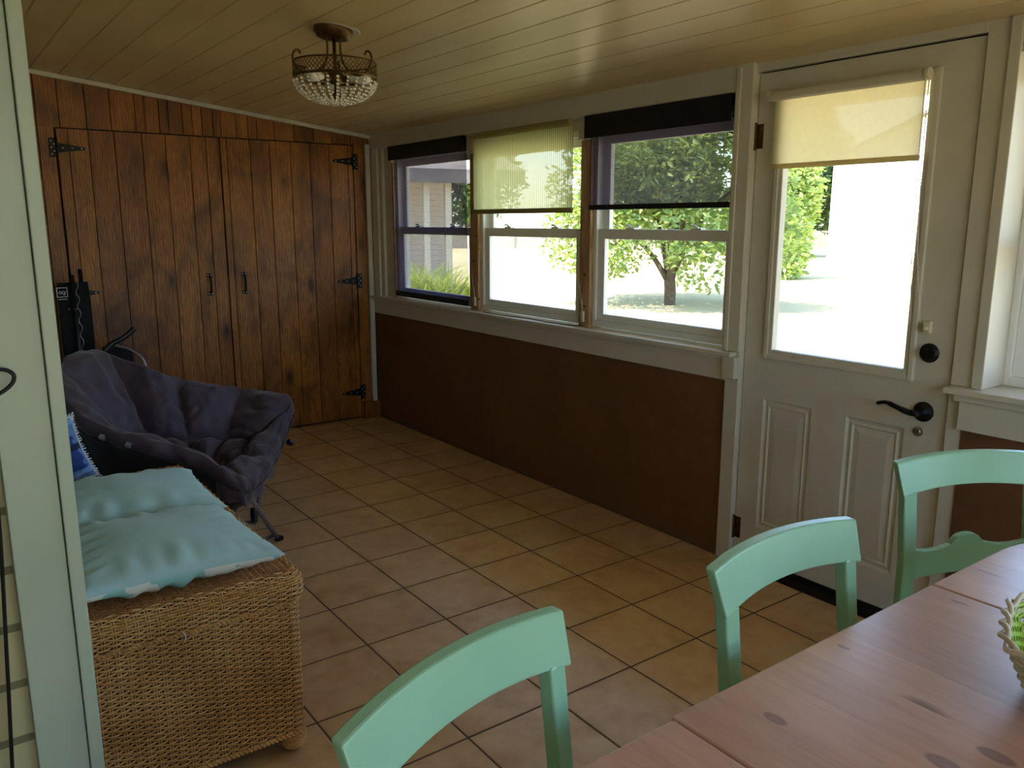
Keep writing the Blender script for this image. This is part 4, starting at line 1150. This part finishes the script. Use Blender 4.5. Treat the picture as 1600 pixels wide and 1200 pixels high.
# ------------------------------------------------------------------ woven basket
def basket():
    cx_, cy_ = -1.405, -5.235; z0 = .745
    r = empty('woven_basket', (cx_, cy_, z0), math.radians(20), label='small white and green woven basket on the pine table', cat='basket')
    def sq(s, z, n=80, rc=.25):
        P = []
        for i in range(n):
            a = 2*PI*i/n; c, s_ = math.cos(a), math.sin(a); e = (abs(c)**4+abs(s_)**4)**-.25
            P.append((c*e*s, s_*e*s, z))
        return P
    rb = Rib(); H = .105; rows_ = 15; n = 80
    rg = Rib()
    for j in range(rows_):
        t_ = j/(rows_-1); s = .085+.045*t_; P = np.array(sq(s, .004+H*t_, n)); L = np.hypot(P[:, 0], P[:, 1])[:, None]
        N_ = np.concatenate([P[:, :2]/L, np.zeros((n, 1))], 1); D = .003*np.sin(np.arange(n)*PI/2+j*PI)[:, None]
        rb.add(P+N_*D, N_, np.tile([0, 0, 1.], (n, 1)), .0034, .0022, True)
        Pi = P-N_*.007; rg.add(Pi+N_*D*.5, N_, np.tile([0, 0, 1.], (n, 1)), .0030, .002, True)
    obj('outer_weave', rb.get(), M['wicker_pale'], r)
    g = obj('inner_weave', rg.get(), M['wicker_green'], r, label='green inner weave')
    bm = BM()
    for ph in (0, PI):
        P = sq(.132, .0, 120); Q = []
        for i, p in enumerate(P):
            a = i*.5+ph; L = math.hypot(p[0], p[1]); d = .006*math.cos(a); Q.append((p[0]*(1+d/L), p[1]*(1+d/L), .114+.006*math.sin(a)))
        tube(bm, Q, .0045, 6, closed=True)
    obj('braided_rim', bm, M['wicker_pale'], r, smooth=True)
    bm = BM()
    for i in range(24):
        p0 = sq(.083, .0, 24)[i]; p1 = sq(.128, .112, 24)[i]; tube(bm, [p0, p1], .003, 6)
    obj('stakes', bm, M['wicker_pale'], r)
    bm = BM(); extr(bm, [(p[0], p[1]) for p in sq(.08, 0, 40)], 'z', .001, .006); obj('base', bm, M['wicker_green'], r)
basket()

# ------------------------------------------------------------------ outdoors
GZ = -.2
gm = bx(.17, 160, -60, 120, GZ-.2, GZ); box(gm, -40, .17, -60, YB-.16, GZ-.2, GZ); box(gm, -40, .17, .13, 120, GZ-.2, GZ)
struct('ground', gm, M['lawn'])
bm = BM(); hexa(bm, [(.0, YB-.7, 2.17), (.95, YB-.7, 2.05), (.95, .6, 2.05), (.0, .6, 2.17)], [(.0, YB-.7, 2.27), (.95, YB-.7, 2.14), (.95, .6, 2.14), (.0, .6, 2.27)])
struct('eave', bm, M['ext'])
def leaf_cloud(pts, size, aspect=.42, droop=.3, seed=0):
    rr = np.random.default_rng(seed); n = len(pts); V = np.zeros((n, 6, 3))
    d = rr.normal(size=(n, 3)); d[:, 2] = d[:, 2]*.5-droop; d /= np.linalg.norm(d, axis=1)[:, None]
    s = np.cross(d, rr.normal(size=(n, 3))); s /= np.linalg.norm(s, axis=1)[:, None]; nn = np.cross(d, s)
    L = size*rr.uniform(.7, 1.3, n)[:, None]; w_ = L*aspect*.5
    p = np.asarray(pts)
    V[:, 0] = p; V[:, 1] = p+d*L*.4+s*w_+nn*L*.06; V[:, 2] = p+d*L-nn*L*.1; V[:, 3] = p+d*L*.4-s*w_+nn*L*.06
    V[:, 4] = p+d*L*.75+s*w_*.7; V[:, 5] = p+d*L*.75-s*w_*.7
    b = np.arange(n)[:, None]*6
    F = np.concatenate([b+[0, 1, 4, 2], b+[0, 2, 5, 3]], 0)
    val = rr.random(n)
    return V.reshape(-1, 3), F, np.r_[val, val]
def leaves_obj(name, pts, size, mat, parent, **kw):
    V, F, val = leaf_cloud(pts, size, **kw)
    o = obj(name, (V.tolist(), F.tolist()), mat, parent); at = o.data.attributes.new('leaf', 'FLOAT', 'FACE'); at.data.foreach_set('value', val.tolist())
    return o
def tree(name, loc, h0, crown_r, crown_h, nleaf, lsize, mat, label, seed, trunk_r=.12, lobes=16, cat='tree', stems=1, group=None, lobe=.42, fork_h=None):
    rr = np.random.default_rng(seed); r = empty(name, loc, label=label, cat=cat, group=group)
    ctrs = []
    for k in range(lobes):
        a = rr.uniform(0, 2*PI); q = math.sqrt(rr.uniform(.05, 1))*.72; zz = rr.uniform(-.8, .85); zz = max(zz, -.15) if fork_h and q < .3 else zz
        ctrs.append((q*crown_r*math.cos(a)*math.sqrt(1-zz*zz*.5), q*crown_r*math.sin(a)*math.sqrt(1-zz*zz*.5), h0+crown_h/2+zz*crown_h/2*.75))
    pts = []; per = nleaf//lobes
    for c in ctrs:
        g = rr.normal(size=(per, 3)); g /= np.linalg.norm(g, axis=1)[:, None]
        rad = rr.uniform(.25, 1, per)**.4; g = g*rad[:, None]*np.array([crown_r*lobe, crown_r*lobe, crown_h*lobe*.62])
        pts.append(g+np.array(c))
    leaves_obj('foliage', np.concatenate(pts), lsize, mat, r, seed=seed)
    if trunk_r:
        bm = BM(); fork = fork_h or h0*.9
        tube(bm, spline([(0, 0, -.05), (.03, .02, fork*.5), (-.02, 0, fork)], 5), [trunk_r*1.25]+[trunk_r]*9+[trunk_r*.9], 10)
        for c in ctrs[:9]:
            m_ = (c[0]*.35, c[1]*.35, fork+(c[2]-fork)*.55)
            tube(bm, spline([(-.02, 0, fork-.1), m_, c], 5), [trunk_r*.6-trunk_r*.05*i for i in range(11)], 7)
        obj('trunk', bm, M['bark'], r, smooth=True)
    return r
tree('magnolia_tree', (9.8, 6.1, GZ), -0.1, 3.3, 5.6, 26000, .15, M['leaf'], 'broad glossy-leaved tree with forked trunk seen through the right window', 11, .12, 66, lobe=.21, fork_h=.55)
tree('shrub_tree', (18.6, 9.75, GZ), .0, 1.12, 4.6, 9000, .22, M['leaf_pale'], 'pale leafy tree beside the white shed, seen through the door glass', 21, .1, 20)
tree('dark_tree', (33.2, 19.2, GZ), .0, 2.2, 7.6, 8000, .34, M['leaf_dark'], 'dark green tree just behind the left edge of the white shed', 31, .15, 16)
# white shed
def shed():
    p0 = Vector((30.0, 15.6, GZ)); 
    r = empty('shed', p0, math.radians(-79), label='tall white gabled shed across the sunny lawn', cat='shed')
    Wd, Dp, H = 9.0, 6.0, 4.3
    bm = BM(); poly = [(0, 0), (Wd, 0), (Wd, H), (Wd/2, H+2.0), (0, H)]
    extr(bm, poly, 'y', 0, Dp); obj('walls', bm, M['ext'], r)
    bm = BM()
    for s in (0, 1):
        x0, x1 = (-.35, Wd/2) if s == 0 else (Wd+.35, Wd/2)
        z0 = H-.16
        hexa(bm, [(x0, -.4, z0), (x1, -.4, H+2.0), (x1, Dp+.4, H+2.0), (x0, Dp+.4, z0)], [(x0, -.4, z0+.12), (x1, -.4, H+2.12), (x1, Dp+.4, H+2.12), (x0, Dp+.4, z0+.12)])
    obj('roof', bm, M['shingle'], r)
    obj('foundation', bx(-.03, Wd+.03, -.03, Dp, 0, .22), M['fence'], r)
shed()
# neighbour bungalow and strappy plants seen through the left window
def house():
    r = empty('bungalow', (-5.05, 8.55, GZ), math.radians(-12), label='neighbouring house with pale lap siding and shingled roof, behind the long dark shade', cat='house')
    obj('walls', bx(0, 10, 0, 7, 0, 2.6), M['siding'], r)
    bm = BM(); hexa(bm, [(-.5, -1.9, 2.25), (10.5, -1.9, 2.25), (10.5, 3.5, 4.0), (-.5, 3.5, 4.0)], [(-.5, -1.9, 2.45), (10.5, -1.9, 2.45), (10.5, 3.5, 4.2), (-.5, 3.5, 4.2)])
    hexa(bm, [(-.5, 3.5, 4.0), (10.5, 3.5, 4.0), (10.5, 7.6, 2.4), (-.5, 7.6, 2.4)], [(-.5, 3.5, 4.2), (10.5, 3.5, 4.2), (10.5, 7.6, 2.6), (-.5, 7.6, 2.6)])
    obj('roof', bm, M['shingle'], r)
    for x_ in (.3, 2.9, 5.6, 7.6, 8.96, 9.3): obj('porch_post', bx(x_, x_+.09, -1.66, -1.57, 0, 2.3), M['cream_plastic'], r)
    f = obj('window', ring_frame(BM(), 0, 1, 0, 1, 0, 1, .1), M['ext'], r); f.scale = (.06, 1.3, 1.2); f.rotation_euler = (0, 0, -PI/2); f.location = (3.6, .0, .9)
    obj('door', bx(1.3, 2.2, -.03, 0, 0, 2.05), M['shingle'], r)
house()
def blades(loc, n, rad, h_, label, seed):
    rr = np.random.default_rng(seed); r = empty('strappy_plant', loc, label=label, cat='garden plant'); V = []; F = []; vals = []
    for k in range(n):
        a = rr.uniform(0, 2*PI); q = rad*math.sqrt(rr.random()); x_, y_ = q*math.cos(a), q*math.sin(a)
        b = rr.uniform(0, 2*PI); L = h_*rr.uniform(.6, 1.1); dx, dy = math.cos(b), math.sin(b); w_ = .018
        val = rr.random(); prev = None
        for i in range(5):
            t_ = i/4; px_ = x_+dx*L*.55*t_**1.7; py_ = y_+dy*L*.55*t_**1.7; pz = L*(t_-.32*t_**3); ww = w_*(1-t_*.85)
            V += [(px_-dy*ww, py_+dx*ww, pz), (px_+dy*ww, py_-dx*ww, pz)]; m_ = len(V)
            if i: F.append((m_-4, m_-3, m_-1, m_-2)); vals.append(val)
    o = obj('foliage', (V, F), M['blade'], r); at = o.data.attributes.new('leaf', 'FLOAT', 'FACE'); at.data.foreach_set('value', vals)
blades((1.0, 2.95, GZ), 900, .45, 1.6, 'left clump of long green strappy leaves outside the leftmost window', 5)
blades((2.15, 2.95, GZ), 1100, .42, 1.6, 'right clump of long green strappy leaves outside the leftmost window', 6)
# far fence and the trees behind it
r = empty('board_fence', (8, 46.5, GZ), math.radians(-35), label='low weathered board fence far across the lawn', cat='fence')
obj('rails', bx(0, 50, 0, .05, .15, 1.2), M['fence'], r)
for k in range(12): obj('post', bx(k*4.4, k*4.4+.14, -.08, .06, 0, 1.35), M['fence'], r)
FT = [(12, 60, 8, 4.2), (23, 56, 9.5, 4.8), (34, 51, 9, 4.6), (44, 42, 10, 4.8), (52, 32, 9, 4.5), (60, 22, 10, 4.8), (64, 10, 9, 4.5), (66, -2, 9.5, 4.8)]
nm = ['round crown, left end of the row', 'tall crown, second from the left', 'mid sized crown, third from the left', 'tall crown right behind the broad tree', 'crown left of the shed trees', 'tall crown behind the shed', 'crown at the right of the shed', 'crown at the far right end of the row']
for i, (x_, y_, h_, r_) in enumerate(FT):
    tree('background_tree', (x_, y_, GZ), .6, r_, h_, 4200, .6, M['leaf_dark'], 'distant dark green tree, '+nm[i], 50+i, .25, 14, group='distant trees beyond the lawn')
